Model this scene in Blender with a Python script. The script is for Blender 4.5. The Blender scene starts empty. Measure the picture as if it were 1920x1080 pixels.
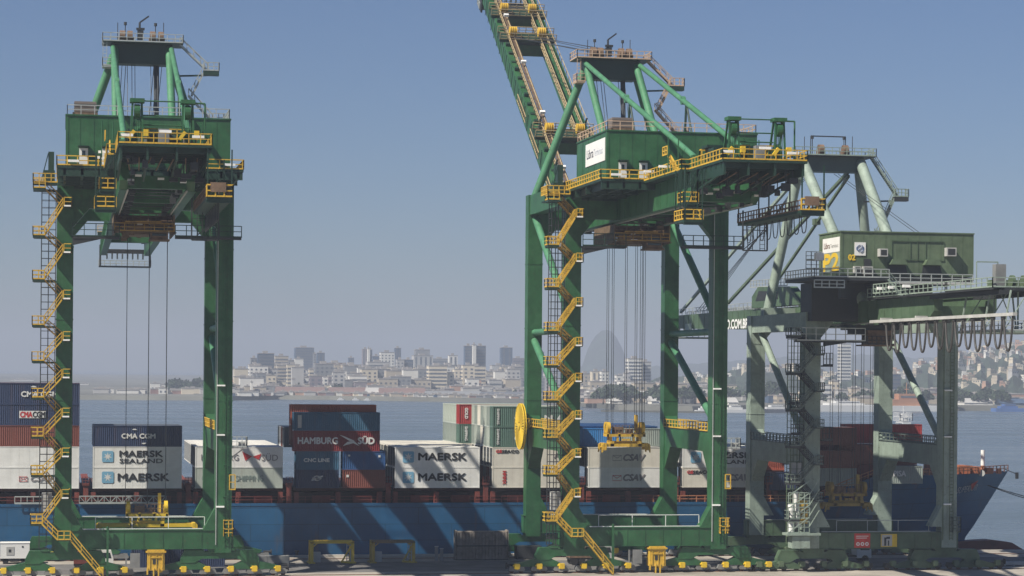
import bpy, math, random
from mathutils import Vector, Matrix
random.seed(7)
D=bpy.data; SC=bpy.context.scene; COL=SC.collection
# ------------------------------------------------ camera, world, sun, exposure
FPX=4294.9; TH=.1928; RO=.0083; HY=151.88; CH=26.365
cam=D.cameras.new('camera'); co=D.objects.new('camera',cam); COL.objects.link(co); SC.camera=co
cam.sensor_width=36; cam.lens=FPX/1920*36; cam.clip_start=1; cam.clip_end=60000
cam.shift_y=HY*math.cos(RO)/1920; cam.shift_x=HY*math.sin(RO)/1920
co.matrix_world=Matrix.Translation((0,0,CH))@Matrix.Rotation(-TH,4,'Z')@Matrix.Rotation(math.pi/2,4,'X')@Matrix.Rotation(RO,4,'Z')
SUNV=Vector((2.08,1.0,-2.5)).normalized()          # direction the light travels
sun=D.lights.new('sun','SUN'); sun.energy=5.0; sun.angle=math.radians(.5); sun.color=(1,.93,.82)
so=D.objects.new('sun',sun); COL.objects.link(so); so.rotation_euler=SUNV.to_track_quat('-Z','Y').to_euler()
W=D.worlds.new('World'); SC.world=W; W.use_nodes=True
nt=W.node_tree; bg=nt.nodes['Background']; sky=nt.nodes.new('ShaderNodeTexSky'); sky.sky_type='NISHITA'; sky.sun_disc=False
sky.sun_elevation=math.asin(-SUNV.z); sky.sun_rotation=math.atan2(-SUNV.x,-SUNV.y)
sky.altitude=0; sky.air_density=1.0; sky.dust_density=.35; sky.ozone_density=4.0
tint=nt.nodes.new('ShaderNodeMixRGB'); tint.blend_type='MULTIPLY'; tint.inputs[0].default_value=1; tint.inputs[2].default_value=(.69,.77,.96,1)
nt.links.new(sky.outputs[0],tint.inputs[1]); nt.links.new(tint.outputs[0],bg.inputs[0]); bg.inputs[1].default_value=.05
SC.view_settings.view_transform='Standard'; SC.view_settings.look='None'; SC.view_settings.exposure=.6; SC.view_settings.gamma=1
SC.cycles.use_denoising=True; SC.cycles.max_bounces=5; SC.cycles.diffuse_bounces=2; SC.cycles.glossy_bounces=3
SC.cycles.volume_bounces=0; SC.cycles.transparent_max_bounces=8; SC.cycles.caustics_reflective=False; SC.cycles.caustics_refractive=False
SC.cycles.sample_clamp_indirect=4
# ------------------------------------------------ photograph pixel -> place helpers
_c,_s=math.cos(TH),math.sin(TH)
def ray(x,y):
    a,b=x-960,y-540
    px=a*math.cos(RO)+b*math.sin(RO); py=-a*math.sin(RO)+b*math.cos(RO)
    u=px/FPX; return Vector((_s+u*_c,_c-u*_s,-(py-HY)/FPX))
def atY(x,y,Y):
    d=ray(x,y); return d*(Y/d.y)+Vector((0,0,CH))
def atX(x,y,X):
    d=ray(x,y); return d*(X/d.x)+Vector((0,0,CH))
def atZ(x,y,Z):
    d=ray(x,y); return d*((Z-CH)/d.z)+Vector((0,0,CH))
YL=290.1
# ------------------------------------------------ materials
def mat(name,col,rough=.6,metal=0,var=.12,scale=.6,streak=.0,streakcol=(.10,.06,.035),spec=.5,bump=0,bscale=4):
    m=D.materials.new(name); m.use_nodes=True; n=m.node_tree; b=n.nodes['Principled BSDF']; L=n.links.new
    b.inputs['Roughness'].default_value=rough; b.inputs['Metallic'].default_value=metal
    b.inputs['Specular IOR Level'].default_value=spec
    tc=n.nodes.new('ShaderNodeTexCoord'); no=n.nodes.new('ShaderNodeTexNoise'); no.inputs['Scale'].default_value=scale
    no.inputs['Detail'].default_value=6; no.inputs['Roughness'].default_value=.65
    L(tc.outputs['Object'],no.inputs['Vector'])
    rp=n.nodes.new('ShaderNodeValToRGB'); rp.color_ramp.elements[0].position=.3; rp.color_ramp.elements[1].position=.72
    lo=[max(0,c*(1-var*1.4)) for c in col]; hi=[min(1,c*(1+var)+var*.01) for c in col]
    rp.color_ramp.elements[0].color=(*lo,1); rp.color_ramp.elements[1].color=(*hi,1)
    L(no.outputs[0],rp.inputs[0]); out=rp.outputs[0]
    if streak>0:
        mp=n.nodes.new('ShaderNodeMapping'); mp.inputs['Scale'].default_value=(2.2,2.2,.16); L(tc.outputs['Object'],mp.inputs[0])
        n2=n.nodes.new('ShaderNodeTexNoise'); n2.inputs['Scale'].default_value=1.3; n2.inputs['Detail'].default_value=8; L(mp.outputs[0],n2.inputs['Vector'])
        r2=n.nodes.new('ShaderNodeValToRGB'); r2.color_ramp.elements[0].position=.52; r2.color_ramp.elements[1].position=.78
        r2.color_ramp.elements[1].color=(streak,streak,streak,1); L(n2.outputs[0],r2.inputs[0])
        mx=n.nodes.new('ShaderNodeMixRGB'); L(r2.outputs[0],mx.inputs[0]); L(out,mx.inputs[1]); mx.inputs[2].default_value=(*streakcol,1); out=mx.outputs[0]
    if streak>=.3 and not name.startswith('container'):
        n5=n.nodes.new('ShaderNodeTexNoise'); n5.inputs['Scale'].default_value=.28; n5.inputs['Detail'].default_value=10; n5.inputs['Roughness'].default_value=.7; L(tc.outputs['Object'],n5.inputs['Vector'])
        r5=n.nodes.new('ShaderNodeValToRGB'); r5.color_ramp.elements[0].position=.50; r5.color_ramp.elements[1].position=.66; r5.color_ramp.elements[1].color=(.38,.38,.38,1); L(n5.outputs[0],r5.inputs[0])
        m5=n.nodes.new('ShaderNodeMixRGB'); L(r5.outputs[0],m5.inputs[0]); L(out,m5.inputs[1]); m5.inputs[2].default_value=(*[min(1,x*1.5+.03) for x in col],1); out=m5.outputs[0]
        n6=n.nodes.new('ShaderNodeTexNoise'); n6.inputs['Scale'].default_value=3.2; n6.inputs['Detail'].default_value=6; L(tc.outputs['Object'],n6.inputs['Vector'])
        r6=n.nodes.new('ShaderNodeValToRGB'); r6.color_ramp.elements[0].position=.62; r6.color_ramp.elements[1].position=.72; r6.color_ramp.elements[1].color=(.5,.5,.5,1); L(n6.outputs[0],r6.inputs[0])
        m6=n.nodes.new('ShaderNodeMixRGB'); L(r6.outputs[0],m6.inputs[0]); L(out,m6.inputs[1]); m6.inputs[2].default_value=(.075,.05,.03,1); out=m6.outputs[0]
    L(out,b.inputs['Base Color'])
    if bump:
        n3=n.nodes.new('ShaderNodeTexNoise'); n3.inputs['Scale'].default_value=bscale; L(tc.outputs['Object'],n3.inputs['Vector'])
        bp=n.nodes.new('ShaderNodeBump'); bp.inputs['Strength'].default_value=bump; bp.inputs['Distance'].default_value=.05
        L(n3.outputs[0],bp.inputs['Height']); L(bp.outputs[0],b.inputs['Normal'])
    return m
GREEN=mat('green_paint',(.019,.094,.031),.45,streak=.45,streakcol=(.022,.045,.025),var=.22)
GREEN2=mat('green_tube_paint',(.055,.185,.09),.5,streak=.3,streakcol=(.06,.09,.05),var=.15)
DGREEN=mat('dark_green_paint',(.007,.032,.018),.5,var=.2)
PALE=mat('pale_green_paint',(.235,.295,.245),.55,streak=.5,streakcol=(.09,.10,.08),var=.15)
OLIVE=mat('olive_green_paint',(.085,.125,.068),.55,streak=.55,streakcol=(.12,.15,.10),var=.22,scale=.4)
OLIVE2=mat('faded_green_paint',(.06,.105,.055),.5,streak=.4,streakcol=(.06,.06,.04),var=.2)
YEL=mat('yellow_paint',(.56,.35,.03),.55,streak=.5,streakcol=(.15,.07,.02))
YEL2=mat('bright_yellow_paint',(.68,.46,.025),.5,streak=.2,streakcol=(.2,.1,.02))
GREYRAIL=mat('galvanised_rail',(.42,.45,.43),.5,metal=.3)
WHITE=mat('white_paint',(.74,.74,.71),.5,var=.05)
DARK=mat('dark_steel',(.035,.038,.04),.55,metal=.3)
RUST=mat('rusty_steel',(.14,.065,.035),.8,var=.3,scale=2)
BROWNM=mat('brown_machinery',(.16,.10,.06),.7,var=.35,scale=1.2)
GREY=mat('grey_metal',(.22,.225,.22),.55,metal=.2,var=.2)
LGREY=mat('light_grey_metal',(.42,.42,.40),.6,var=.15)
BLACK=mat('black_rubber',(.015,.015,.016),.7)
GLASS=mat('dark_glass',(.02,.03,.035),.12,spec=.8)
ROPE=mat('steel_rope',(.045,.05,.055),.6,metal=.4)
LAMP=mat('lamp_glass',(.85,.85,.82),.25)
# ------------------------------------------------ mesh builder
NOSPLIT={'lettering','boom_lettering','bow_lettering','crown','windows','wall','shipping_container','door','roof','wall_seam','pictogram','printed_figures','logo_arc','oval_mark','emblem','envelope_mark','pennant_logo','placard','crane_rails','pipe_run','side_ladder','safety_sign','trolley_girder','boom','hillside_house','gangway','hull','boot_top','winch','electric_cabinet'}
class MB:
    def __init__(s): s.v=[]; s.f=[]
    def add(s,vs,fs):
        k=len(s.v); s.v+= [tuple(v) for v in vs]; s.f+=[tuple(i+k for i in f) for f in fs]; return s
    def box(s,x0,x1,y0,y1,z0,z1):
        return s.add([(x0,y0,z0),(x1,y0,z0),(x1,y1,z0),(x0,y1,z0),(x0,y0,z1),(x1,y0,z1),(x1,y1,z1),(x0,y1,z1)],
          [(0,3,2,1),(4,5,6,7),(0,1,5,4),(1,2,6,5),(2,3,7,6),(3,0,4,7)])
    def cbox(s,c,d):
        return s.box(c[0]-d[0]/2,c[0]+d[0]/2,c[1]-d[1]/2,c[1]+d[1]/2,c[2]-d[2]/2,c[2]+d[2]/2)
    def beam(s,p,q,w,h=None,w2=None,h2=None):
        p=Vector(p);q=Vector(q);h=h or w;w2=w2 or w;h2=h2 or h
        d=(q-p).normalized(); up=Vector((0,0,1))
        if abs(d.z)>.97: up=Vector((0,1,0))
        a=d.cross(up).normalized(); b=a.cross(d)
        vs=[]
        for o,ww,hh in((p,w,h),(q,w2,h2)):
            for i,j in((-1,-1),(1,-1),(1,1),(-1,1)): vs.append(o+a*(ww/2*i)+b*(hh/2*j))
        return s.add(vs,[(3,2,1,0),(4,5,6,7),(0,1,5,4),(1,2,6,5),(2,3,7,6),(3,0,4,7)])
    def tube(s,p,q,r,n=10,r2=None):
        p=Vector(p);q=Vector(q);r2=r if r2 is None else r2
        d=(q-p).normalized(); up=Vector((0,0,1)) if abs(d.z)<.9 else Vector((0,1,0))
        a=d.cross(up).normalized(); b=a.cross(d); vs=[]
        for o,rr in((p,r),(q,r2)):
            for i in range(n):
                t=2*math.pi*i/n; vs.append(o+a*(rr*math.cos(t))+b*(rr*math.sin(t)))
        fs=[(i,(i+1)%n,n+(i+1)%n,n+i) for i in range(n)]+[tuple(range(n-1,-1,-1)),tuple(range(n,2*n))]
        return s.add(vs,fs)
    def path(s,pts,r,n=6):
        for a,b in zip(pts,pts[1:]): s.tube(a,b,r,n)
        return s
    def prism(s,poly,ax,a,b):
        # poly of 2-tuples in the plane across axis ax, extruded from a to b
        def P(u,w,t): return {'x':(t,u,w),'y':(u,t,w),'z':(u,w,t)}[ax]
        n=len(poly); vs=[P(u,w,a) for u,w in poly]+[P(u,w,b) for u,w in poly]
        return s.add(vs,[(i,(i+1)%n,n+(i+1)%n,n+i) for i in range(n)]+[tuple(range(n-1,-1,-1)),tuple(range(n,2*n))])
    def rail(s,pts,h=1.1,step=1.6,r=.05,mid=True,toe=True):
        for a,b in zip(pts,pts[1:]):
            a=Vector(a);b=Vector(b);u=Vector((0,0,1))
            s.beam(a+u*h,b+u*h,r*2)
            if mid: s.beam(a+u*h*.52,b+u*h*.52,r*1.7)
            if toe: s.beam(a+u*.08,b+u*.08,r*1.2,.16)
            k=max(1,round((b-a).length/step))
            for i in range(k+1):
                p=a.lerp(b,i/k); s.beam(p,p+u*h,r*2)
        return s
    def ladder(s,p,q,w=(.5,0,0),r=.035,step=.45):
        p=Vector(p);q=Vector(q);w=Vector(w)/2
        s.beam(p-w,q-w,r*2); s.beam(p+w,q+w,r*2)
        k=int((q-p).length/step)
        for i in range(k): o=p.lerp(q,(i+.5)/k); s.beam(o-w,o+w,r*1.6)
        return s
    def xf(s,fn): s.v=[tuple(fn(Vector(v))) for v in s.v]; return s
    def islands(s,gap=.07):
        n=len(s.v); p=list(range(n))
        def fd(i):
            while p[i]!=i: p[i]=p[p[i]]; i=p[i]
            return i
        for f in s.f:
            r=fd(f[0])
            for i in f[1:]:
                q=fd(i)
                if q!=r: p[q]=r
        bb={}
        for i,v in enumerate(s.v):
            r=fd(i); t=bb.get(r)
            if t is None: bb[r]=[v[0],v[1],v[2],v[0],v[1],v[2]]
            else:
                for k in range(3):
                    if v[k]<t[k]: t[k]=v[k]
                    if v[k]>t[k+3]: t[k+3]=v[k]
        ks=sorted(bb,key=lambda r:bb[r][0]); act=[]
        for r in ks:
            t=bb[r]; act=[q for q in act if bb[q][3]+gap>t[0]]
            for q in act:
                u=bb[q]
                if u[1]-gap<t[4] and t[1]-gap<u[4] and u[2]-gap<t[5] and t[2]-gap<u[5]:
                    x,y=fd(q),fd(r)
                    if x!=y: p[y]=x
            act.append(r)
        return [fd(i) for i in range(n)]
    def build(s,name,m,parent=None,smooth=False,label=None,split=True,extra=()):
        if split and not extra and name not in NOSPLIT:
            ro=s.islands(); roots=list(dict.fromkeys(ro))
            if 1<len(roots)<=100:
                out=[]
                for r in roots:
                    ix={}; q=MB()
                    for i,v in enumerate(s.v):
                        if ro[i]==r: ix[i]=len(q.v); q.v.append(v)
                    q.f=[tuple(ix[i] for i in f) for f in s.f if ro[f[0]]==r]
                    out.append((len(q.v),q))
                objs=[(k,q.build(name,m,parent,smooth,label,split=False)) for k,q in out]
                return max(objs,key=lambda t:t[0])[1]
        k=len(s.f)
        for mb2,m2 in extra: s.add(mb2.v,mb2.f)
        me=D.meshes.new(name); me.from_pydata(s.v,[],s.f); 
        import bmesh
        bm=bmesh.new(); bm.from_mesh(me); bmesh.ops.recalc_face_normals(bm,faces=bm.faces); bm.to_mesh(me); bm.free()
        me.materials.append(m)
        for mb2,m2 in extra:
            me.materials.append(m2); mi=len(me.materials)-1
            for i in range(k,k+len(mb2.f)): me.polygons[i].material_index=mi
            k+=len(mb2.f)
        if smooth:
            me.polygons.foreach_set('use_smooth',[True]*len(me.polygons))
            try: me.set_sharp_from_angle(angle=math.radians(40))
            except Exception: pass
        o=D.objects.new(name,me); COL.objects.link(o)
        if parent: o.parent=parent
        if label: o['label']=label
        return o
def tag(o,label=None,cat=None,group=None,kind=None):
    if label:o['label']=label
    if cat:o['category']=cat
    if group:o['group']=group
    if kind:o['kind']=kind
    return o
def empty(name,loc,rz=0):
    o=D.objects.new(name,None); COL.objects.link(o); o.location=loc; o.rotation_euler=(0,0,rz); o.empty_display_size=.5; return o
_tc={}
def textgeo(t,bold=0,shear=0):
    k=(t,bold,shear)
    if k in _tc: return _tc[k]
    c=D.curves.new('t','FONT'); c.body=t; c.size=1; c.offset=bold; c.extrude=.012; c.resolution_u=3; c.shear=shear
    o=D.objects.new('t',c); COL.objects.link(o); bpy.context.view_layer.update()
    me=D.meshes.new_from_object(o.evaluated_get(bpy.context.evaluated_depsgraph_get()))
    vs=[v.co.copy() for v in me.vertices]; fs=[tuple(p.vertices) for p in me.polygons]
    D.objects.remove(o); D.curves.remove(c); D.meshes.remove(me)
    x0=min(v.x for v in vs);x1=max(v.x for v in vs);y0=min(v.y for v in vs);y1=max(v.y for v in vs)
    vs=[((v.x-x0)/(x1-x0),(v.y-y0)/(y1-y0),v.z) for v in vs]; _tc[k]=(vs,fs); return _tc[k]
def text(mb,t,o,ux,w,h,uz=(0,0,1),bold=.0,shear=0):
    if bold:
        s=h*min(.07,bold*4+.015)
        for i,(p,q) in enumerate(((-s,0),(s,0),(0,s),(0,-s))):
            text(mb,t,Vector(o)+Vector(ux)*p+Vector(uz)*q+Vector(ux).cross(Vector(uz))*(.0015*i+.0015),ux,w,h,uz,0,shear)
    vs,fs=textgeo(t,0,shear); o=Vector(o);ux=Vector(ux);uz=Vector(uz);nn=ux.cross(uz)
    return mb.add([o+ux*(x*w)+uz*(y*h)+nn*z for x,y,z in vs],fs)
# ------------------------------------------------ setting: quay, water
quay=MB(); quay.box(-900,900,-60,318.2,-6,0); q=quay.build('quay_pavement',mat('concrete',(.33,.30,.255),.85,var=.3,scale=.12,bump=.3,bscale=2)); tag(q,kind='structure')
cope=MB(); cope.box(-900,900,318.2,319,-6,.22); tag(cope.build('quay_edge',mat('pale_concrete',(.48,.45,.40),.85,var=.15,scale=.5)),kind='structure')
asp=MB(); asp.box(-900,900,293.5,309,-.05,.008); tag(asp.build('asphalt_lane',mat('asphalt',(.13,.125,.12),.9,var=.35,scale=.25)),kind='structure')
rl=MB()
for y in (YL,YL+24.5):
    rl.box(-900,900,y-.5,y+.5,-.03,.012); rl.box(-900,900,y-.06,y+.06,0,.05)
tag(rl.build('crane_rails',RUST),kind='structure')
m=D.materials.new('sea'); m.use_nodes=True; n=m.node_tree; b=n.nodes['Principled BSDF']; L=n.links.new
b.inputs['Base Color'].default_value=(.085,.115,.14,1); b.inputs['Roughness'].default_value=.26; b.inputs['IOR'].default_value=1.33
geo=n.nodes.new('ShaderNodeNewGeometry'); mp=n.nodes.new('ShaderNodeMapping'); mp.inputs['Scale'].default_value=(.25,.5,1); L(geo.outputs['Position'],mp.inputs[0])
no=n.nodes.new('ShaderNodeTexNoise'); no.inputs['Scale'].default_value=1.0; no.inputs['Detail'].default_value=7; L(mp.outputs[0],no.inputs['Vector'])
wn=n.nodes.new('ShaderNodeTexNoise'); wn.inputs['Scale'].default_value=.012; wn.inputs['Detail'].default_value=5; mp2=n.nodes.new('ShaderNodeMapping'); mp2.inputs['Scale'].default_value=(.35,1.6,1); L(geo.outputs['Position'],mp2.inputs[0]); L(mp2.outputs[0],wn.inputs['Vector']); mr=n.nodes.new('ShaderNodeMapRange'); mr.inputs[1].default_value=.35; mr.inputs[2].default_value=.7; mr.inputs[3].default_value=.16; mr.inputs[4].default_value=.42; L(wn.outputs[0],mr.inputs[0]); L(mr.outputs[0],b.inputs['Roughness'])
bp=n.nodes.new('ShaderNodeBump'); bp.inputs['Strength'].default_value=1; bp.inputs['Distance'].default_value=.9; L(no.outputs[0],bp.inputs['Height']); L(bp.outputs[0],b.inputs['Normal'])
w=MB(); w.add([(-9000,300,-2.6),(16000,300,-2.6),(16000,13000,-2.6),(-9000,13000,-2.6)],[(0,1,2,3)]); tag(w.build('water',m),kind='structure')

# ------------------------------------------------ cranes
def crane(P):
    S=P['S'];G=P['G'];lw=P['lw'];zt=P['ztop'];MG=P['main'];ML=P['leg'];MT=P['tube'];MR=P['rail']
    R=empty('gantry_crane',(P['X'],YL,0)); tag(R,P['label'],'crane','ship to shore cranes on the quay')
    h=lw/2
    # legs, each with splice flanges
    for sx in(-1,1):
        for y in(0,G):
            x=sx*S; b=MB()
            b.prism([(x-h,3),(x+h,3),(x+h,zt),(x-h,zt)],'y',y-h,y+h)
            for z in (P['pz']+5,P['pz']+15,P['pz']+24):
                if z<zt-3: b.box(x-h-.05,x+h+.05,y-h-.05,y+h+.05,z,z+.14)
            # haunch at the foot, widening inwards
            b.prism([(x-sx*h*.98,5.8),(x-sx*(h+1.5),5.8),(x-sx*h*.98,8.6)],'y',y-h*.97,y+h*.97)
            lg=b.build('leg',ML,R)
            if y==0 and sx==1:
                l=MB(); l.ladder((x+.2,-h-.18,4),(x+.2,-h-.18,zt-4),(.5,0,0))
                for z in range(6,int(zt-5),4): l.box(x-.1,x+.5,-h-.2,-h,z,z+.06)
                l.build('ladder',MG,lg)
                l=MB(); l.beam((x-h+.12,-h-.05,4),(x-h+.12,-h-.05,zt),.1); l.build('lit_edge_strip',GREYRAIL if P['kind']=='A' else MG,lg)  # pale strip paints in the sunlit edge of the leg
                for z in (8.8,17.8,24):
                    f=MB(); f.cbox((x-.4,-h-.25,z),(1.0,.45,.18)); f.build('floodlight',LAMP,lg)
    if P['kind']=='A':
        b=MB(); xx=S+h; b.box(xx,xx+1.9,-.9,.7,16.1,16.25); b.beam((xx,-.1,14.9),(xx+1.6,-.1,16.1),.14); b.box(xx+.9,xx+1.7,-.5,.3,16.25,16.9); lp=b.build('leg_platform',LGREY,R)
        b=MB(); b.rail([(xx,-.9,16.25),(xx+1.9,-.9,16.25),(xx+1.9,.7,16.25)],1.3,.6,.05); b.build('handrail',GREYRAIL,lp)
        b=MB(); b.rail([(xx-.3,-h-.5,10.9),(xx+.4,-h-.5,10.9)],1.9,.5,.06); b.build('leg_guard',P['rail'],R)
    # foot cage on right leg
    b=MB(); x=S+h*.55
    for z in(6,7.1): b.rail([(x-.5,-h-1.1,z-.9),(x+.6,-h-1.1,z-.9)],.95,.55,.05,toe=False)
    b.rail([(x+.6,-h-1.1,5.1),(x+.6,-h,5.1)],2,.6,.05); b.rail([(x-.5,-h-1.1,5.1),(x-.5,-h,5.1)],2,.6,.05)
    b.build('service_cage',MR,R)
    # sill beams
    for y in(0,G):
        b=MB(); b.box(-S-h-.3,S+h+.3,y-h*.85,y+h*.85,P['sill'][0],P['sill'][1])
        b.box(-S-h-.4,S+h+.4,y-h*.85-.12,y+h*.85+.12,P['sill'][1],P['sill'][1]+.07)
        b.box(-S-h-.4,S+h+.4,y-h*.85-.12,y+h*.85+.12,P['sill'][0]-.07,P['sill'][0])
        for i in range(-3,4): b.box(i*2.4-.04,i*2.4+.04,y-h*.85-.05,y-h*.85,P['sill'][0]+.05,P['sill'][1]-.05)
        sb=b.build('sill_beam',P['sillm'],R)
        b=MB(); z=P['sill'][1]+.07
        b.beam((-S+h+.4,y-.75,z+.12),(S-h-1.5,y-.75,z+.12),.09)  # pale bar along the sill top paints its sunlit flange edge
        if y==0: b.rail([(-S+4,y+.6,z),(S-h-1.2,y+.6,z)],1.5,4.2,.04,mid=False,toe=False)
        b.build('handrail',P['whiterail'],sb)
    # side ties (portal level and top) and braces
    pz=P['pz']
    for sx in(-1,1):
        x=sx*S; b=MB(); hw=h*.85
        b.box(x-hw,x+hw,h-.1,G-h+.1,pz-1.35,pz+1.35)
        for y0,d in((h,1),(G-h,-1)):
            b.prism([(y0-.1*d,pz-1.3),(y0+3.0*d,pz-1.3),(y0-.1*d,pz-4.6)],'x',x-hw*.98,x+hw*.98)
            b.prism([(y0-.1*d,pz+1.3),(y0+1.6*d,pz+1.3),(y0-.1*d,pz+3.0)],'x',x-hw*.98,x+hw*.98)
        tie=b.build('side_tie',ML,R)
        b=MB()
        for xx in(x-1.0,x+1.0): b.rail([(xx,h,pz+1.38),(xx,G-h,pz+1.38)],1.1,1.5,.055)
        b.build('handrail',MR,tie)
        b=MB(); b.box(x-hw,x+hw,h-.1,G-h+.1,P['ub'][0],P['ub'][1]); b.build('upper_side_beam',ML,R)
        for (ya,za,yb,zb,r) in P['braces']:
            b=MB(); b.tube((x,ya,za),(x,yb,zb),r,14); b.build('brace',MT,R,smooth=True)
    # cross beams at both leg planes
    for y in(0,G):
        b=MB(); b.box(-S+h*.9,S-h*.9,y-h*.8,y+h*.8,P['xb'][0],P['xb'][1])
        for sx in(-1,1): b.prism([(sx*(S-h*.9),P['xb'][0]+.1),(sx*(S-h-2),P['xb'][0]+.1),(sx*(S-h*.9),P['xb'][0]-2.4)],'y',y-h*.75,y+h*.75)
        b.build('cross_beam',ML,R)
    # bogies
    for sx in(-1,1):
        for y in(0,G):
            cx=sx*S*.965; b=MB(); s0=P['sill'][0]-.07
            b.prism([(cx-1.6,s0),(cx+1.6,s0),(cx+1.3,s0-.5),(cx-1.3,s0-.5)],'y',y-.8,y+.8)
            b.prism([(cx-4.4,s0-.15),(cx-2.0,s0-.15),(cx-1.9,s0-.35),(cx+1.9,s0-.35),(cx+2.0,s0-.15),(cx+4.4,s0-.15),(cx+4.9,s0-1.2),(cx+4.9,s0-1.75),(cx+3.2,s0-1.75),(cx+2.2,s0-1.25),(cx-2.2,s0-1.25),(cx-3.2,s0-1.75),(cx-4.9,s0-1.75),(cx-4.9,s0-1.2)],'y',y-.62,y+.62)
            bo=b.build('bogie',P['sillm'],R)
            b=MB()
            for k in(-1,1):
                c2=cx+k*4.0
                b.prism([(c2-k*-.6,s0-1.5),(c2-k*1.0,s0-1.5),(c2-k*2.6,s0-2.25),(c2-k*2.6,s0-2.6),(c2+k*3.0,s0-2.6),(c2+k*3.4,s0-2.2)],'y',y-.55,y+.55)
            b.build('equaliser',P['sillm'],bo)
            b=MB()
            for i in range(6):
                c3=cx+(i-2.5)*2.95; b.prism([(c3-1.1,.45),(c3-.9,.95),(c3+.9,.95),(c3+1.1,.45),(c3+.9,.3),(c3-.9,.3)],'y',y-.5,y+.5)
            b.build('wheel_truck',P['truck'],bo)
            for i in range(6):
                c3=cx+(i-2.5)*2.95
                for k in(-.62,.62): b=MB(); b.tube((c3+k,y-.22,.38),(c3+k,y+.22,.38),.34,14); b.build('wheel',RUST,bo,smooth=True)
            for i in range(6):
                if y>0 and i%2: continue
                c3=cx+(i-2.5)*2.95; b=MB(); b.tube((c3-.1,y-.55,.85),(c3-.1,y-1.25,.85),.3,12); b.cbox((c3-.1,y-.95,.98),(.66,.66,.66)); b.tube((c3-.6,y-.9,1.05),(c3+.35,y-.9,1.05),.12,8)
                b.build('drive_motor',P['motor'],bo,smooth=True)
            b=MB(); xx=cx+sx*8.6; b.tube((xx-sx*1.0,y,1.0),(xx,y,1.0),.22,10); b.tube((xx,y,1.0),(xx+sx*.12,y,1.0),.4,12); b.build('buffer',BLACK,bo,smooth=True)
    # yellow cabinet hanging under the sill, cable drum, ground cabinets
    if P['kind']=='A':
        b=MB(); b.box(.5,2.6,-1.6,.2,.9,P['sill'][0]-.1); b.box(.3,2.8,-1.75,.3,P['sill'][0]-.45,P['sill'][0]-.25)
        for xx in(.75,1.55,2.3): b.box(xx,xx+.1,-1.68,-1.6,1.1,3)
        b.box(.9,2.1,-1.72,-1.6,2.45,2.6); b.box(.4,.6,-1.7,-1.5,.4,1.2); b.box(1.2,1.35,-1.7,-1.5,0.0,1.2); b.box(1.8,1.95,-1.7,-1.5,0.0,1.2)
        cb=b.build('cable_guide',YEL,R); b=MB(); b.box(1.15,1.75,-1.66,-1.6,1.7,2.3); b.build('opening',DARK,cb)
        b=MB(); b.box(-1.6,-.4,-1,-.2,1.2,3.0); b.box(-2.2,-2.0,-1,-.8,.6,3); b.build('cabinet',GREY,R)
        b=MB(); b.beam((-4.4,-1.4,.2),(-4.4,-1.4,6),.28); b.tube((-4.4,-1.4,6),(-4.4,-1.4,6.4),.16); b.build('lightning_post',MG,R)
    # stairs, landings, lift cage
    Ls=P['stairs']; R.update_tag()
    st=empty('staircase',(0,0,0)); st.parent=R
    def flight(a,bb,w,m,front):
        # a,bb=(x,z); w=(y0,y1)
        b=MB(); A=Vector((a[0],0,a[1]));B=Vector((bb[0],0,bb[1]))
        for y in w:
            o=Vector((0,y,0)); b.beam(A+o,B+o,.07,.17)
        k=max(3,int(abs(a[1]-bb[1])/.24))
        for i in range(k):
            p=A.lerp(B,(i+.5)/k); b.box(p.x-.13,p.x+.13,w[0],w[1],p.z-.02,p.z+.02)
        for y in w:
            o=Vector((0,y,0)); u=Vector((0,0,1.05))
            b.beam(A+o+u,B+o+u,.095); b.beam(A+o+u*.55,B+o+u*.55,.065)
            for i in range(4): p=A.lerp(B,i/3)+o; b.beam(p,p+u,.07)
        b.build('stair_flight',m,st)
    yf=(-h-2.3,-h-1.55); yb=(-h-1.35,-h-.6)
    for i,(side,z) in enumerate(Ls):
        b=MB(); r=MB()
        if side=='L': x0,x1=-S-3.9,-S-2.45
        else: x0,x1=-S-.35,-S+.75
        if side=='L': b.box(x0,x1,-h-2.4,-h-.4,z-.28,z); b.box(x0+.1,-S-h,-h-.5,-h-.1,z-.34,z-.1)
        else: b.box(x0,x1,-h-2.4,-h-.05,z-.12,z)
        if side=='L': r.rail([(x1,-h-2.4,z),(x0,-h-2.4,z),(x0,-h-.4,z),(x1,-h-.4,z)],1.1,.9,.05)
        else: r.rail([(x0+.2,-h-2.4,z),(x1,-h-2.4,z),(x1,-h-.1,z)],1.1,.8,.05)
        lb=b.build('landing',P['deck'],st); r.build('landing_rail',MR,lb)
        if side=='R' and P['kind']=='A': q=MB(); q.box(x0+.2,x1-.1,-h-2.46,-h-2.4,z-.02,z+.16); q.build('landing_lamp',LAMP,lb)
        if i+1<len(Ls):
            s2,z2=Ls[i+1]
            a=(-S-2.5,z) if side=='L' else (-S-.3,z); c=(-S-.3,z2) if side=='L' else (-S-2.5,z2)
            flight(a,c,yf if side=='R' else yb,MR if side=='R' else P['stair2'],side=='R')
    z=Ls[-1][1]
    if P['kind']=='A':
     b=MB(); b.box(-S-.6,-S+.9,-h-3.2,-h-2.0,z-2.1,z-1.95); l2=b.build('landing',P['deck'],st); r=MB(); r.rail([(-S-.6,-h-3.2,z-1.95),(-S+.9,-h-3.2,z-1.95)],1.1,.7,.055); r.build('landing_rail',MR,l2)
     flight((-S-2.5,z),(-S-.6,z-1.95),(-h-3.0,-h-2.2),MR,1); flight((-S+.9,z-1.95),(-S+4.9,.1),(-h-3.1,-h-2.3),MR,1)
    # lift cage beside the leg
    b=MB(); x0,x1=-S-h-1.85,-S-h-.12; ztc=Ls[0][1]
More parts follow.
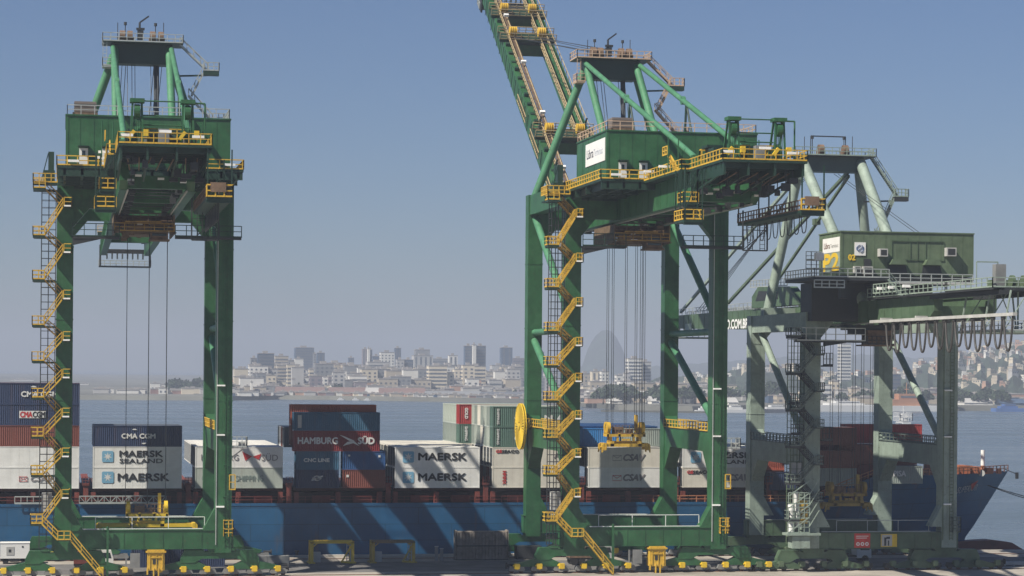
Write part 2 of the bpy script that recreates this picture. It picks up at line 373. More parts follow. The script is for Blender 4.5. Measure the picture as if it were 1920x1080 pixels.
    for x in(x0,(x0+x1)/2,x1):
        for y in(-.8,.8): b.beam((x,y,3.6),(x,y,ztc),.1)
    z=3.6
    while z<ztc:
        for y in(-.8,.8): b.beam((x0,y,z),(x1,y,z),.055)
        for x in(x0,x1): b.beam((x,-.8,z),(x,.8,z),.055)
        z+=.9
    b.build('lift_shaft',DARK if P['kind']=='A' else MG,R)
    b=MB(); b.box(x0+.25,x1-.2,-.65,.65,P['liftz'],P['liftz']+2.3); b.build('lift_cabin',LGREY,R)
    # trolley girders
    g0,g1=P['gz']; gi,go=P['gx']; yr,ybm=P['gy']; yr=P['gend']
    gr=MB()
    for sx in(-1,1):
        gr.prism([(yr+1.5,g0+.9),(yr+3.2,g0),(ybm,g0),(ybm,g1),(yr+1.5,g1)],'x',sx*gi,sx*go)
        for k in range(int((ybm-yr)/3)):
            y=yr+3.5+k*3
            if y<ybm-1: gr.box(sx*go-.04 if sx<0 else sx*go,sx*go if sx<0 else sx*go+.04,y-.05,y+.05,g0+.1,g1-.1)
        gr.box(sx*gi-.25,sx*go+.25,yr+1.6,ybm,g1,g1+.06); gr.box(sx*gi-.2,sx*go+.2,yr+3.3,ybm,g0-.05,g0)
    for y in(yr+2.2,-14,4): gr.box(-gi,gi,y,y+1,g0+.1,g0+1.5)
    G1=gr.build('trolley_girder',P['girderm'],R)
    b=MB()
    for sx in(-1,1): b.box(sx*(gi-.35)-.06,sx*(gi-.35)+.06,yr+3,ybm-2,g0+.25,g0+.4)
    for k in range(int((ybm-yr-6)/2.3)):
        y=yr+4+k*2.3; sx=(-1)**k; b.box(-gi+.3,gi-.3,y,y+.12,g0+.28,g0+.38) if k%2 else None
        x=sx*(gi-.35-random.uniform(.1,.5)); w_=random.uniform(.5,1.0); b.box(x-w_/2,x+w_/2,y-.3,y+.5,g0+.1-random.uniform(.1,.5),g0+.5)
    b.build('girder_fittings',DARK,G1)
    b=MB()
    for sx in(-1,1): b.box(sx*(gi+.1)-.08,sx*(gi+.1)+.08,yr+2,ybm,g0-.2,g0-.05)
    b.build('trolley_rail',LGREY,G1)
    # boom (local along +y from hinge) rotated up by angle
    ang=math.radians(P['boomang']); hy,hz=ybm+.2,P['hingez']; BL=P['boomL']
    ca,sa=math.cos(ang),math.sin(ang)
    def bx(v): return Vector((v.x,hy+v.y*ca-v.z*sa,hz+v.y*sa+v.z*ca))
    bd=g1-g0; b=MB()
    for sx in(-1,1):
        b.prism([(0,-bd*.45),(0,bd*.55),(BL*.97,bd*.55),(BL*.97,bd*.55-bd*.8),(BL*.45,-bd*.45)],'x',sx*gi,sx*go)
        for k in range(int(BL/3.2)): b.box(sx*go-(.05 if sx<0 else 0),sx*go+(.05 if sx>0 else 0),k*3.2+1,k*3.2+1.09,-bd*.3,bd*.5)
        b.box(sx*gi-.22,sx*go+.22,.2,BL*.97,bd*.55,bd*.55+.06)
    bo=b.xf(bx).build('boom',P['girderm'],R)
    for s_ in P['ties']:
        b=MB(); b.box(-gi,gi,s_-.6,s_+.6,-bd*.3,bd*.3); b.xf(bx).build('boom_tie',P['girderm'],bo)
    b=MB()
    for sx in(-1,1):
        xo=sx*(gi-.5); b.box(min(xo,sx*gi),max(xo,sx*gi),1,BL*.96,bd*.35,bd*.42)
    b.xf(bx).build('boom_walkway',P['deck'],bo)
    b=MB()
    for xo in((-gi+.9,),(gi-.9,)): b.rail([(xo[0],1,bd*.4),(xo[0],BL*.96,bd*.4)],1.1,1.4,.06)
    b.rail([(-go-.1,2,bd*.58),(-go-.1,BL*.96,bd*.58)],1.0,2.2,.045,mid=False,toe=False) if P['kind']=='B' else None
    b.rail([(go+.1,2,bd*.58),(go+.1,BL*.96,bd*.58)],1.0,2.2,.045,mid=False,toe=False)
    b.xf(bx).build('boom_handrail',P['boomrail'],bo)
    if P['kind']=='A' and P['boomang']>5:
        b=MB()
        for xo in(-gi-.1,gi+.12): b.rail([(xo,3,bd*.57),(xo,BL*.95,bd*.57)],1.0,1.5,.055,toe=False)
        b.xf(bx).build('girder_top_rail',P['boomrail'],bo)
        b=MB()
        for k in range(24): y=4+k*3.1; b.beam((-go-.12,y,-bd*.35),(-go-.12,y,bd*.5),.09); b.box(-go+.15,-gi-.2,y-.4,y+.2,bd*.57,bd*.57+.12+.2*(k%3)) 
        for k in range(24): y=4+k*3.1; b.beam((-gi,y,bd*.42),(-gi+1.0,y,bd*.42),.12); b.beam((gi,y,bd*.42),(gi-1.0,y,bd*.42),.12)
        b.xf(bx).build('boom_stiffener',DGREEN,bo)
        b=MB()
        for k in range(4): y=12+k*18; b.cbox((-gi+.6,y,bd*.95),(.8,.5,.4))
        b.xf(bx).build('boom_lamp',LAMP,bo)
        b=MB()
        for a0 in(9,21,33): b.ladder((-go-.25,a0,.2),(-go-.25,a0+8,.2),(0,0,1.0),.05,.7)
        b.xf(bx).build('side_ladder',P['boomrail'],bo)
        b=MB()
        for a0 in(12,26): 
            for xx in(-gi-.5,gi+.4): b.prism([(a0-.7,bd*.6),(a0+.7,bd*.6),(a0+.12,bd*.6+1.8),(a0-.5,bd*.6+2.6),(a0-.12,bd*.6+1.8)],'x',xx-.12,xx+.12)
        b.xf(bx).build('stay_bracket',DGREEN,bo)
        b=MB()
        for k in range(6): b.tube((-gi+.3+k*.16,2,bd*.7),(-gi+.3+k*.16,BL*.9,bd*.7),.05,5)
        b.xf(bx).build('pipe_run',BROWNM,bo)
    # tip / sheave platforms on boom
    for s_ in P['plats']:
        b=MB(); b.box(-go-.6,go+.6,s_-1.3,s_+1.3,bd*.55,bd*.7); pl=b.xf(bx).build('sheave_platform',P['deck'],bo)
        b=MB(); z0=bd*.7
        b.rail([(-go-.6,s_-1.3,z0),(go+.6,s_-1.3,z0)],1.1,1.2,.05); b.rail([(-go-.6,s_+1.3,z0),(go+.6,s_+1.3,z0)],1.1,1.2,.05)
        b.xf(bx).build('platform_rail',P['boomrail'],pl)
        b=MB()
        for xx in(-2.4,2.4):
            for k in(-.5,-.17,.17,.5): b.tube((xx+k-.1,s_,z0+.9),(xx+k+.1,s_,z0+.9),.75,16)
        b.xf(bx).build('rope_sheave',YEL,pl,smooth=True)
    b=MB(); t=BL
    b.box(-go,go,t*.985,t,-bd*.1,bd*.1); b.box(-go-.2,go+.2,t*.985,t+1.3,-bd*.45-1.15,-bd*.45-1.0)
    for xx in(-go,go): b.box(xx-.15,xx+.15,t*.97,t,-bd*.45-1.1,bd*.3)
    tp=b.xf(bx).build('boom_tip_frame',DARK if P['kind']=='A' else MG,bo)
    b=MB(); b.rail([(-go-.2,t*.985,-bd*.45-1),(-go-.2,t+1.3,-bd*.45-1),(go+.2,t+1.3,-bd*.45-1),(go+.2,t*.985,-bd*.45-1)],1,1,.05)
    for k in range(8): b.box(-go+1+k*.85,-go+1.25+k*.85,t-.6,t-.4,-bd*.4,-bd*.4+.9+.3*(k%3))
    b.xf(bx).build('tip_rail',GREYRAIL,tp)
    return R,G1,bo,bx
def pylon(P,R,G1):
    S=P['S'];G=P['G'];ax,ay,z0,z1=P['apex'];gi,go=P['gx'];gm=(gi+go)/2;MT=P['tube'];h=P['lw']/2
    b=MB(); b.prism([(-ax,z1),(ax,z1),(ax,z1-.9),(ax-.5,z0),(-ax+.5,z0),(-ax,z1-.9)],'y',ay-1.2,ay+1.2)
    pb=b.build('pylon_beam',P['apexm'],R)
    b=MB(); b.box(-ax-1.2,ax+1.4,ay-2.4,ay+2.2,z1,z1+.12)
    pf=b.build('pylon_platform',P['deck'],R)
    r=MB(); r.rail([(-ax-1.2,ay+2.2,z1+.1),(-ax-1.2,ay-2.4,z1+.1),(ax+1.4,ay-2.4,z1+.1),(ax+1.4,ay+2.2,z1+.1),(-ax-1.2,ay+2.2,z1+.1)],1.1,1.1,.045)
    r.build('platform_rail',P['toprail'],pf)
    r=MB()
    for x0,x1,z in ((-ax-1.2,-ax,z1-3.2),): r.box(x0,x1,ay-2.2,ay,z-.15,z); r.rail([(x1,ay-2.2,z),(x0,ay-2.2,z),(x0,ay,z)],1.1,.8,.045); r.ladder((x0+.3,ay-2.2,z),(x0+.3,ay-2.2,z1),(.5,0,0))
    r.build('side_platform',P['toprail'],pf)
    b=MB()
    for x in P['sheaves']:
        b.tube((x-.35,ay-.8,z1+.95),(x+.35,ay-.8,z1+.95),.8,18); b.cbox((x,ay-.8,z1+.5),(1.0,1.2,.7))
    b.build('rope_sheave',P['sheavem'],pf,smooth=True)
    b=MB()
    b.tube((-ax*.55,ay,z1),(-ax*.55,ay,z1+2.6),.06,6); b.tube((-ax*.55,ay,z1+2.6),(-ax*.55,ay,z1+3.0),.2,8)
    b.tube((ax*.45,ay,z1),(ax*.45,ay,z1+2.6),.06,6); b.tube((ax*.45,ay,z1+2.6),(ax*.45,ay,z1+3.0),.2,8)
    b.tube((-ax*.8,ay,z1),(-ax*.8,ay,z1+2.9),.05,6); b.tube((ax*.72,ay,z1),(ax*.72,ay,z1+3.1),.05,6)
    if P['kind']=='A':
        b.cbox((-.2,ay,z1+1.3),(.8,.8,1.2)); b.tube((-.3,ay,z1+1.8),(-.3,ay,z1+3.0),.14,8); b.beam((-.3,ay,z1+3),(.9,ay,z1+3.9),.2); b.cbox((-.2,ay-.3,z1+2.1),(1.1,.3,.3))
    else:
        b.beam((-ax*.6,ay,z1),(-ax*.6,ay,z1+3),.1); b.beam((ax*.5,ay,z1),(ax*.5,ay,z1+3),.1); b.beam((-ax*.6,ay,z1+3),(ax*.5,ay,z1+3),.16)
    b.build('mast_equipment',DARK,pf)
    for sx in(-1,1):
        b=MB(); b.tube((sx*ax*.92,ay,z0+1.2),(sx*S*P['aspread'],G,P['abase']),P['rA'],16); b.build('pylon_leg',MT,R,smooth=True)
        b=MB(); b.tube((sx*(ax-.4),ay-.9,z1-.7),(sx*gm,P['bbase'],P['gz'][1]),P['rB'],16); b.build('pylon_leg',MT,R,smooth=True)
    if P['kind']=='A':
        ey,ez=P['anchor']
        for sx in(-1,1):
            p=Vector((sx*(ax-.15),ay-1.2,z1-.5)); q=Vector((sx*gm,ey,ez)); b=MB(); b.tube(p,q,.34,14)
            mid=p.lerp(q,.42); b.tube(mid+Vector((-.25,0,0)),mid+Vector((.25,0,0)),.55,14)
            s_=b.build('backstay',MT,R,smooth=True)
            b=MB(); mm=p.lerp(q,.45); b.tube(mm,(mm.x,mm.y+1,P['house'][5]-1),.16,8); b.tube(mm,(mm.x,mm.y-4,P['house'][5]-1),.14,8); b.build('stay_support',DGREEN,s_)
            b=MB(); b.prism([(ey-1.2,P['gz'][1]),(ey+1.4,P['gz'][1]),(ey+.5,ez+.4),(ey-.5,ez+.4)],'x',sx*gm-.5,sx*gm+.5); b.build('stay_bracket',P['girderm'],s_)
        b=MB()
        for x in (-1.9,-1.3,-.9,1.2,1.6,2.1): b.tube((x,ay,z0),(x,ay-8,P['gz'][1]+1),.045,5)
        b.tube((ax*.5,ay+.5,z0),(ax*.5,ay-1,P['gz'][1]),.35,10)
        b.build('hoist_rope',ROPE,R)
    # zigzag stairs at the right of the pylon
    zz=z1; x=ax+1.0; st=empty('pylon_stair',(0,0,0)); st.parent=R; n=P['zig']
    for i in range(n):
        zb=zz-P['zigh']; xo=P['zigx'][i]
        for a,c,tt in(((x,zz),(xo+.4,zb),0),):
            b=MB(); A=Vector((a[0],ay-1.5,a[1]));B=Vector((c[0],ay-1.5,c[1]))
            for o in(-.4,.4):
                v=Vector((0,o,0)); b.beam(A+v,B+v,.07,.25); b.beam(A+v+Vector((0,0,1)),B+v+Vector((0,0,1)),.09)
                for k in range(5): p=A.lerp(B,k/4)+v; b.beam(p,p+Vector((0,0,1)),.07)
            kk=int((A-B).length/.3)
            for k in range(kk): p=A.lerp(B,k/kk); b.box(p.x-.12,p.x+.12,ay-1.9,ay-1.1,p.z-.02,p.z+.03)
            b.build('stair_flight',P['toprail'],st)
        if xo>x:
            b=MB(); b.box(xo-.2,xo+1.9,ay-2.1,ay-.9,zb-.6,zb); b.beam((xo+.5,ay-1,zb-.5),(ax+.3+.6*i,ay-.6,zb-1.2+.5),.22); lb=b.build('landing',DGREEN if P['kind']=='A' else P['deck'],st)
            r=MB(); r.rail([(xo-.2,ay-2.1,zb),(xo+1.9,ay-2.1,zb),(xo+1.9,ay-.9,zb)],1.1,.6,.05); r.build('landing_rail',P['toprail'],lb)
        zz=zb; x=xo
def house(P,R):
    x0,x1,y0,y1,z0,z1=P['house']; m=P['housem']; B=P['kind']=='B'
    b=MB(); b.box(x0,x1,y0,y1,z0,z1); b.box(x0-.12,x1+.12,y0-.12,y1+.12,z1,z1+.16)
    b.box(x0-.06,x0+.25,y0-.05,y0+.2,z0,z1-.003)
    n=12
    for i in range(n+1):
        x=x0+(x1-x0)*i/n; b.box(x-.03,x+.03,y0-.03,y0,z0+.02,z1-.02)
    for i in range(6): 
        y=y0+(y1-y0)*i/5; b.box(x0-.03,x0,y-.03,y+.03,z0+.02,z1-.02)
    return b.build('machinery_house',m,R,split=False)
def superA(P,R,G1):
    gi,go=P['gx']; x0,x1,y0,y1,z0,z1=P['house']; yr,yb=P['gy']; g0,g1=P['gz']
    H=house(P,R)
    r=MB(); r.rail([(x0+.1,y1,z1+.16),(x0+.1,y0+.1,z1+.16),(x1-.1,y0+.1,z1+.16),(x1-.1,y1,z1+.16)],1.1,1.5,.045,toe=False); r.build('roof_rail',P['toprail'],H)
    r=MB(); r.box(x0+.9,x0+3.4,y0+1,y0+3.4,z1+.5,z1+1.8); 
    for k in range(4): r.box(x0+.85,x0+3.45,y0+.95,y0+1,z1+.6+.3*k,z1+.72+.3*k)
    ac=r.build('air_conditioner',mat('brownish_grey',(.17,.14,.12),.6),H); r=MB(); r.box(x0+.7,x0+3.6,y0+.8,y0+3.6,z1+.16,z1+.5); r.build('mounting_frame',BROWNM,ac)
    for xd in(x0+2.0,x0+4.6):
        b=MB(); b.box(xd-.5,xd+.5,y0-.08,y0-.003,z0+.05,z0+2.15); d=b.build('door',WHITE,H)
        b=MB(); b.box(xd-.2,xd+.2,y0-.1,y0-.08,z0+1.2,z0+1.85); b.build('door_window',GLASS,d)
        b=MB(); b.box(xd-.65,xd+.65,y0-.6,y0-.003,z0+2.3,z0+2.4); b.build('door_canopy',DGREEN,d)
    # deck under the house and landside gallery
    b=MB(); b.box(-10.9,10.6,y0-1.4,2.0,z0-.3,z0-.003)
    for x in range(-10,11,2): b.box(x-.15,x+.15,y0-1.3,1.8,z0-1.1,z0-.3)
    for y in (y0-1.3,-12,-6,-1): b.box(-10.8,10.5,y,y+.3,z0-1.25,z0-.32)
    dk=b.build('house_deck',P['deck'],R)
    r=MB(); zz=z0; r.rail([(-10.9,1.5,zz),(-10.9,y0-1.4,zz),(-go-.9,y0-1.4,zz)],1.1,1.3,.06); r.rail([(go+.9,y0-1.4,zz),(10.6,y0-1.4,zz),(10.6,1.5,zz)],1.1,1.3,.06); r.build('deck_rail',P['rail'],dk)
    b=MB(); b.box(-13.8,-10.9,-3.2,-1.2,z0-.95,z0-.7); b.box(-13.8,-11.2,-1.2,.8,z0-1.6,z0-1.4); d2=b.build('stair_head_platform',P['deck'],R)
    r=MB(); r.rail([(-13.8,.8,z0-.7),(-13.8,-3.2,z0-.7),(-10.9,-3.2,z0-.7)],1.1,.7,.055); r.build('platform_rail',P['rail'],d2)
    b=MB(); b.box(-12.6,-11.2,-.9,.9,z0-.8,z0+1.0); b.box(-12.0,-11.3,-.8,.6,z0+1.0,z0+3.3); b.beam((-12.9,-.8,z0-.6),(-12.0,-.8,z0+3.1),.12); b.build('lift_machine_room',DGREEN,R)
    # rear girder platform
    b=MB(); b.box(-go-1.4,-go+.1,yr+13,y0-1.4,g1+.08,g1+.3); b.box(-4.6,5.0,yr-.6,yr+14,g1+.08,g1+.35)
    for y in range(int(yr),int(yr+14),2): b.box(-4.5,4.9,y,y+.25,g1-.5,g1+.08)
    b.box(go-.1,go+1.3,yr+13,y0-1.4,g1+.08,g1+.3)
    for xx in(-4.3,-1.6,1.4,4.6):
        b.box(xx-.12,xx+.12,yr-.4,yr+13.5,g1-1.3,g1+.08)
        b.beam((xx,yr+12.5,g0+.8),(xx,yr+2,g1-1.2),.22)
    pl=b.build('rear_platform',P['deck'],R); z=g1+.35
    b=MB()
    for i in range(22):
        xx=random.uniform(-4,4.4); yy=yr+random.uniform(1,11); zz=g1-random.uniform(.6,3.0); b.cbox((xx,yy,zz),(random.uniform(.3,1.1),random.uniform(.3,1.2),random.uniform(.3,.9))); b.beam((xx,yy,zz),(xx,yy,g1),.09)
    b.build('underdeck_gear',DARK,pl)
    b=MB()
    for i in range(7): xx=-3.6+i*1.2; b.tube((xx,yr+1.5,g1-.9),(xx+random.uniform(-.5,.5),yr+9,g1-1.6),.07,5)
    b.build('underdeck_pipes',BROWNM,pl,split=False)
    b=MB()
    for (xx,zz) in((-3.0,-2.6),(-2.2,-2.1),(1.8,-2.0),(2.6,-2.7),(.2,-2.4)): b.cbox((xx,yr+10,g1+zz),(.7,.3,.22))
    b.build('work_light',LAMP,pl)
    r=MB(); r.rail([(-go-1.4,y0-1.4,z),(-go-1.4,yr+13,z),(-4.6,yr+13,z),(-4.6,yr-.6,z),(5.0,yr-.6,z),(5.0,yr+14,z),(go+1.3,yr+14,z),(go+1.3,y0-1.4,z)],1.15,1.2,.045)
    r.rail([(-3.4,yr+12,z),(-3.4,yr+12.8,z),(-1.2,yr+12.8,z)],2.2,.8,.07); r.rail([(-2.2,yr+3,z+.8),(-.5,yr+3,z+.8)],1.1,.8,.06);r.rail([(.7,yr+3,z+.8),(2.4,yr+3,z+.8)],1.1,.8,.06)
    # short yellow stairs either side
    for xx in(-go-1.0,go+.9):
        r.ladder((xx,yr+20,z+2.2),(xx,yr+16,z),(0,1.2,0),.07,.35); r.rail([(xx-.5,yr+19,z+2.2),(xx-.5,yr+21,z+2.2)],1,.8,.06)
    r.build('platform_rail',P['rail'],pl)
    b=MB()
    for (x,y,zh) in((-3.7,yr+.2,.9),(3.6,yr+.2,.9),(-9,y0-1.5,.7),(9,y0-1.5,.7),(-go-1.6,yr+20,.9),(.2,yr-.5,1.3),(-go-1.6,yr+27,.9)): b.cbox((x,y,z+zh),(1.25,.3,.28))
    b.build('floodlight',LAMP,pl)
    b=MB()
    for (x,y,w,hh) in((.1,yr+1.2,1.1,1.7),(2.0,yr+5,1.2,1.0),(-1.7,yr+6,1.5,1.3),(3.0,yr+8,1,2)): b.cbox((x,y,z+hh/2),(w,1,hh))
    b.build('electric_cabinet',GREY,pl)
    b=MB()
    for x in(-3,-1,1,3):
        b.cbox((x,yr+7,z+1.1),(1.5,2.2,1.6)); b.tube((x-.5,yr+4.5,z+.9),(x+.5,yr+4.5,z+.9),.7,14)
    b.cbox((0,yr+11,z+2.4),(6.8,2.5,.3)); b.cbox((-2,yr+11,z+1.2),(2,2,2.2)); b.cbox((2.2,yr+11,z+1.0),(2,2,1.8))
    b.build('winch',DGREEN,pl,smooth=False)
    # twin sheave frames
    for x in(-2.62,2.62):
        b=MB(); y=yr+2
        for dx in(-.62,.62):
            b.beam((x+dx,y-.2,z),(x+dx*.75,y,z+4.6),.2); b.beam((x+dx,y+2.2,z),(x+dx*.75,y+.7,z+4.6),.2)
        b.box(x-.75,x+.75,y-.4,y+1.1,z+4.5,z+4.9); b.tube((x-.3,y+.3,z+3.6),(x+.3,y+.3,z+3.6),.75,16); b.tube((x-.35,y+.9,z+1.5),(x+.35,y+.9,z+1.5),.6,14)
        for k in(-.3,-.1,.1,.3): b.tube((x+k,y,z+3.8),(x+k,y,z+.4),.05,5)
        sf=b.build('sheave_frame',DGREEN if 0 else P['main'],R)
        b=MB(); b.beam((x-.9,y-.6,z+.7),(x-.3,y-.6,z+1.5),.35); b.cbox((x+.9,y-.5,z+1.3),(.5,.5,.7)); b.build('sheave_guard',YEL2,sf)
    b=MB()
    for zz in(4.7,3.2,2.2): b.tube((-2,yr+2.2,z+zz),(2,yr+2.2,z+zz),.08,6)
    b.tube((2.6,yr+2.2,z+4.6),(4.4,yr+2.2,z+4.6),.1,6); b.tube((4.4,yr+2.2,z+4.6),(4.4,yr+2.2,z),.1,6)
    for x in(-6,-4.8,4.9): b.tube((x,yr+17,z),(x,yr+17,z+4),.07,6)
    b.build('frame_tie',P['main'],R)
    # hanging platforms left and right, with hangers
    for (xa,xb,ya,yb2,zf) in((-6.8,-4.6,yr+7,yr+11,43.2),(-6.3,-4.6,yr+9,yr+11.5,45.3),(4.5,7.2,yr,yr+24,44.0)):
        b=MB(); b.box(xa,xb,ya,yb2,zf-.3,zf)
        for x in(xa+.1,xb-.1):
            for k in range(3): y=ya+(yb2-ya)*k/2; b.beam((x,y,zf),(x,y,g1),.14)
        if xa<0: b.beam((xa+.1,ya,zf+1),(xb-.2,ya,g1),.1)
        for y in (ya+.1,): b.box(xa,xb,y,y+.2,zf-.6,zf-.3)
        hp=b.build('hanging_platform',DGREEN,R)
        r=MB(); r.rail([(xb,ya,zf),(xa,ya,zf),(xa,yb2,zf)],1.1,1.1,.055); r.rail([(xb,ya,zf),(xb,yb2,zf)],1.1,1.4,.05)
        if xa>0: r.cbox((xa+1.2,ya-.1,zf+1.0),(1.6,.3,1.0))
        r.build('platform_rail',P['rail'] if xa<0 else BROWNM,hp)
        if xa>0: r=MB(); r.rail([(xb+.02,ya+2,zf),(xb+.02,ya-.1,zf),(xa,ya-.1,zf)],1.25,.9,.07); r.build('platform_rail',P['rail'],hp)
    # maintenance walkway crossing under the girder, ladder cage
    b=MB(); zf=42.4; b.box(-9,-3.3,-2.6,-1.6,zf-.35,zf-.1); b.box(3.4,11.5,-6,-4.8,zf-.35,zf-.1)
    b.prism([(-9,zf-.35),(-5.5,zf-.35),(-9,zf-1.2)],'y',-2.5,-1.8)
    mw=b.build('maintenance_walkway',DARK,R); r=MB(); r.rail([(-9,-2.6,zf-.1),(-3.3,-2.6,zf-.1)],1.6,1.6,.05); r.rail([(3.4,-6,zf-.1),(11.5,-6,zf-.1)],1.4,1.3,.05); r.build('handrail',DGREEN,mw)
    b=MB(); x=5.6;y=-30; 
    for dx in(-1.5,1.5):
        b.beam((x+dx,y,40.6),(x+dx,y,45.3),.16)
    b.beam((x-1.5,y,40.6),(x+1.5,y,40.6),.16); b.beam((x-1.5,y,43),(x+1.5,y,43),.1); b.beam((x-1.4,y,40.7),(x+1.4,y,43),.1)
    b.ladder((x-.6,y,40.6),(x-.6,y,45),(.6,0,0)); b.ladder((x+.9,y,40.6),(x+.9,y,45),(.6,0,0)); b.build('ladder_cage',DARK,R)
    # trolley with cabin
    b=MB(); y=P['trolley']; b.box(-3.6,3.6,y-3.5,y+3.5,g0-.9,g0-.25); b.box(-2.9,2.9,y-2.8,y+2.8,g0-1.5,g0-.9)
    for sx in(-1,1):
        for k in(-2.8,2.8): b.tube((sx*3.0-.2,y+k,g0-.2),(sx*3.0+.2,y+k,g0-.2),.45,12)
    T=b.build('trolley',RUST,R)
    b=MB(); b.box(-2.5,2.4,y-3.4,y-2.9,g0-2.0,g0-1.4); b.box(-2.2,2.0,y-3.3,y+3.2,g0-2.6,g0-2.1); b.rail([(-3.4,y-3.6,g0-.9),(3.4,y-3.6,g0-.9)],1,1,.06); b.build('trolley_platform',BROWNM,T)
    b=MB()
    for i in range(26):
        xx=random.uniform(-3.3,3.3); yy=y+random.uniform(-5.5,5); zz=g0-random.uniform(.5,2.9); b.cbox((xx,yy,zz),(random.uniform(.3,1.2),random.uniform(.3,1.5),random.uniform(.25,.8))); b.beam((xx,yy,zz),(xx,yy,g0-.3),.1)
    b.box(-3.9,3.9,y-6.5,y-6.3,g0-2.6,g0-2.45); b.box(-3.9,-3.7,y-6.5,y+5,g0-2.7,g0-.3); b.box(3.5,3.7,y-6.5,y+5,g0-2.7,g0-.3)
    b.build('trolley_machinery',mat('greasy_brown',(.13,.085,.045),.7,var=.4,scale=1.5),T,split=False)
    b=MB(); b.rail([(-3.8,y-6.5,g0-2.4),(3.6,y-6.5,g0-2.4)],1.0,1.3,.06); b.beam((-2.5,y-6.6,g0-1.2),(2,y-6.6,g0-1.2),.16); b.build('trolley_rail_guard',mat('greasy_yellow',(.34,.20,.03),.6,var=.4),T)
    b=MB()
    for x in(-1.6,-.6,.9,2): b.cbox((x,y-3.7,g0-1.3),(.7,.3,.22))
    b.build('work_light',LAMP,T)
    b=MB(); b.box(.7,2.9,y-5.6,y-3.3,g0-3.3,g0-1.1); b.box(.5,3.1,y-5.8,y-3.1,g0-3.5,g0-3.3); cabn=b.build('operator_cabin',BROWNM,T)
    b=MB(); b.box(.9,2.7,y-5.66,y-5.6,g0-2.9,g0-1.7); b.build('cabin_window',GLASS,cabn)
    # festoon loops
    b=MB()
    for k in range(9):
        y=yr+2+k*2.6; x=5.9; pts=[]
        for i in range(9): t=i/8; pts.append((x,y+t*2.3,g0-1.2-2.8*(1-(2*t-1)**4)))
        b.path(pts,.06,5)
    b.build('festoon_cable',DARK,R)
def boomropes(P,R,bx):
    ax,ay,z0,z1=P['apex']; b=MB()
    for i,x in enumerate((-2.4,-1.9,1.9,2.4,3.0)):
        t=bx(Vector((x,P['rope_s'],2.3))); b.tube((x,ay-.5,z1+1.2-.25*(i%3)),t,.05,5)
    b.build('boom_hoist_rope',ROPE,R)
def spreader(name,loc,L,label,m,detail=1,cat='container spreader'):
    t=empty(name,loc); tag(t,label,cat,'spreaders hanging from the cranes'); h=L/2
    b=MB(); b.box(-h,h,-1.1,-.75,0,.42); b.box(-h,h,.75,1.1,0,.42); b.box(-h,-h+.4,-1.22,1.22,-.1,.5); b.box(h-.4,h,-1.22,1.22,-.1,.5)
    for k in(-1,1): b.box(k*1.9-.25,k*1.9+.25,-1.1,1.1,.05,.75)
    b.box(-1.9,1.9,-.5,.5,.2,.75)
    b.build('frame',m,t)
    for sx in(-1,1):
        for sy in(-1,1):
            b=MB(); b.box(sx*(h-.16)-.14,sx*(h-.16)+.14,sy*1.2-.14,sy*1.2+.14,-.45,-.1); b.prism([(sx*(h-.05),.5),(sx*(h+.25),.3),(sx*(h+.3),-.75),(sx*(h+.18),-.75),(sx*(h-.05),-.1)],'y',sy*1.1-.12,sy*1.1+.12); b.build('twistlock_arm',m,t)
    b=MB(); z=1.35
    b.box(-2.6,2.6,-1.0,-.7,z,z+.35); b.box(-2.6,2.6,.7,1.0,z,z+.35)
    for x in(-2.5,-.9,.9,2.5): b.box(x-.15,x+.15,-1,1,z,z+.5)
    for sx in(-1,1): b.box(sx*2.0-.2,sx*2.0+.2,-.7,.7,.7,z); b.cbox((sx*1.1,-.8,1.0),(.3,.3,.6)); b.cbox((sx*.3,-.9,.95),(.5,.3,.25))
    hb=b.build('headblock',m,t)
    for sx in(-1,1):
        for sy in(-.5,.5):
            b=MB(); b.tube((sx*2.35-.22,sy,z+1.2),(sx*2.35+.22,sy,z+1.2),.75,18); b.box(sx*2.35-.3,sx*2.35+.3,sy-.25,sy+.25,z+.4,z+1.4); b.build('sheave',m,hb,smooth=True)
    b=MB(); b.cbox((-.9,0,z+.85),(1.3,1.2,.9)); b.cbox((.6,-.3,z+.7),(.8,.9,.7)); b.rail([(-1.9,-.9,z+.35),(1.9,-.9,z+.35)],1.2,.5,.035); b.build('power_pack',BROWNM if detail else m,hb)
    b=MB(); b.box(1.35,1.75,-.4,0,z+.4,z+2.9) if detail!=2 else b.box(1.4,1.7,-.4,0,z+.4,z+1.5); b.build('cable_basket',m,hb)
    return t,hb
def hoistropes(hb,xs,z0,z1,m=ROPE,r=.04):
    b=MB()
    for x in xs:
        for y in(-.5,.5): b.tube((x,y,z0),(x,y,z1),r,5)
    b.build('hoist_cable',m,hb)
LA=[('L',48.1),('R',45.9),('L',42.3),('R',40.2),('L',36.9),('R',34.5),('L',31.3),('R',29.4),('L',26.9),('R',24.8),('L',22.4),('R',20.0),('L',17.6),('R',15.1),('L',12.9),('R',10.0),('L',6.9)]
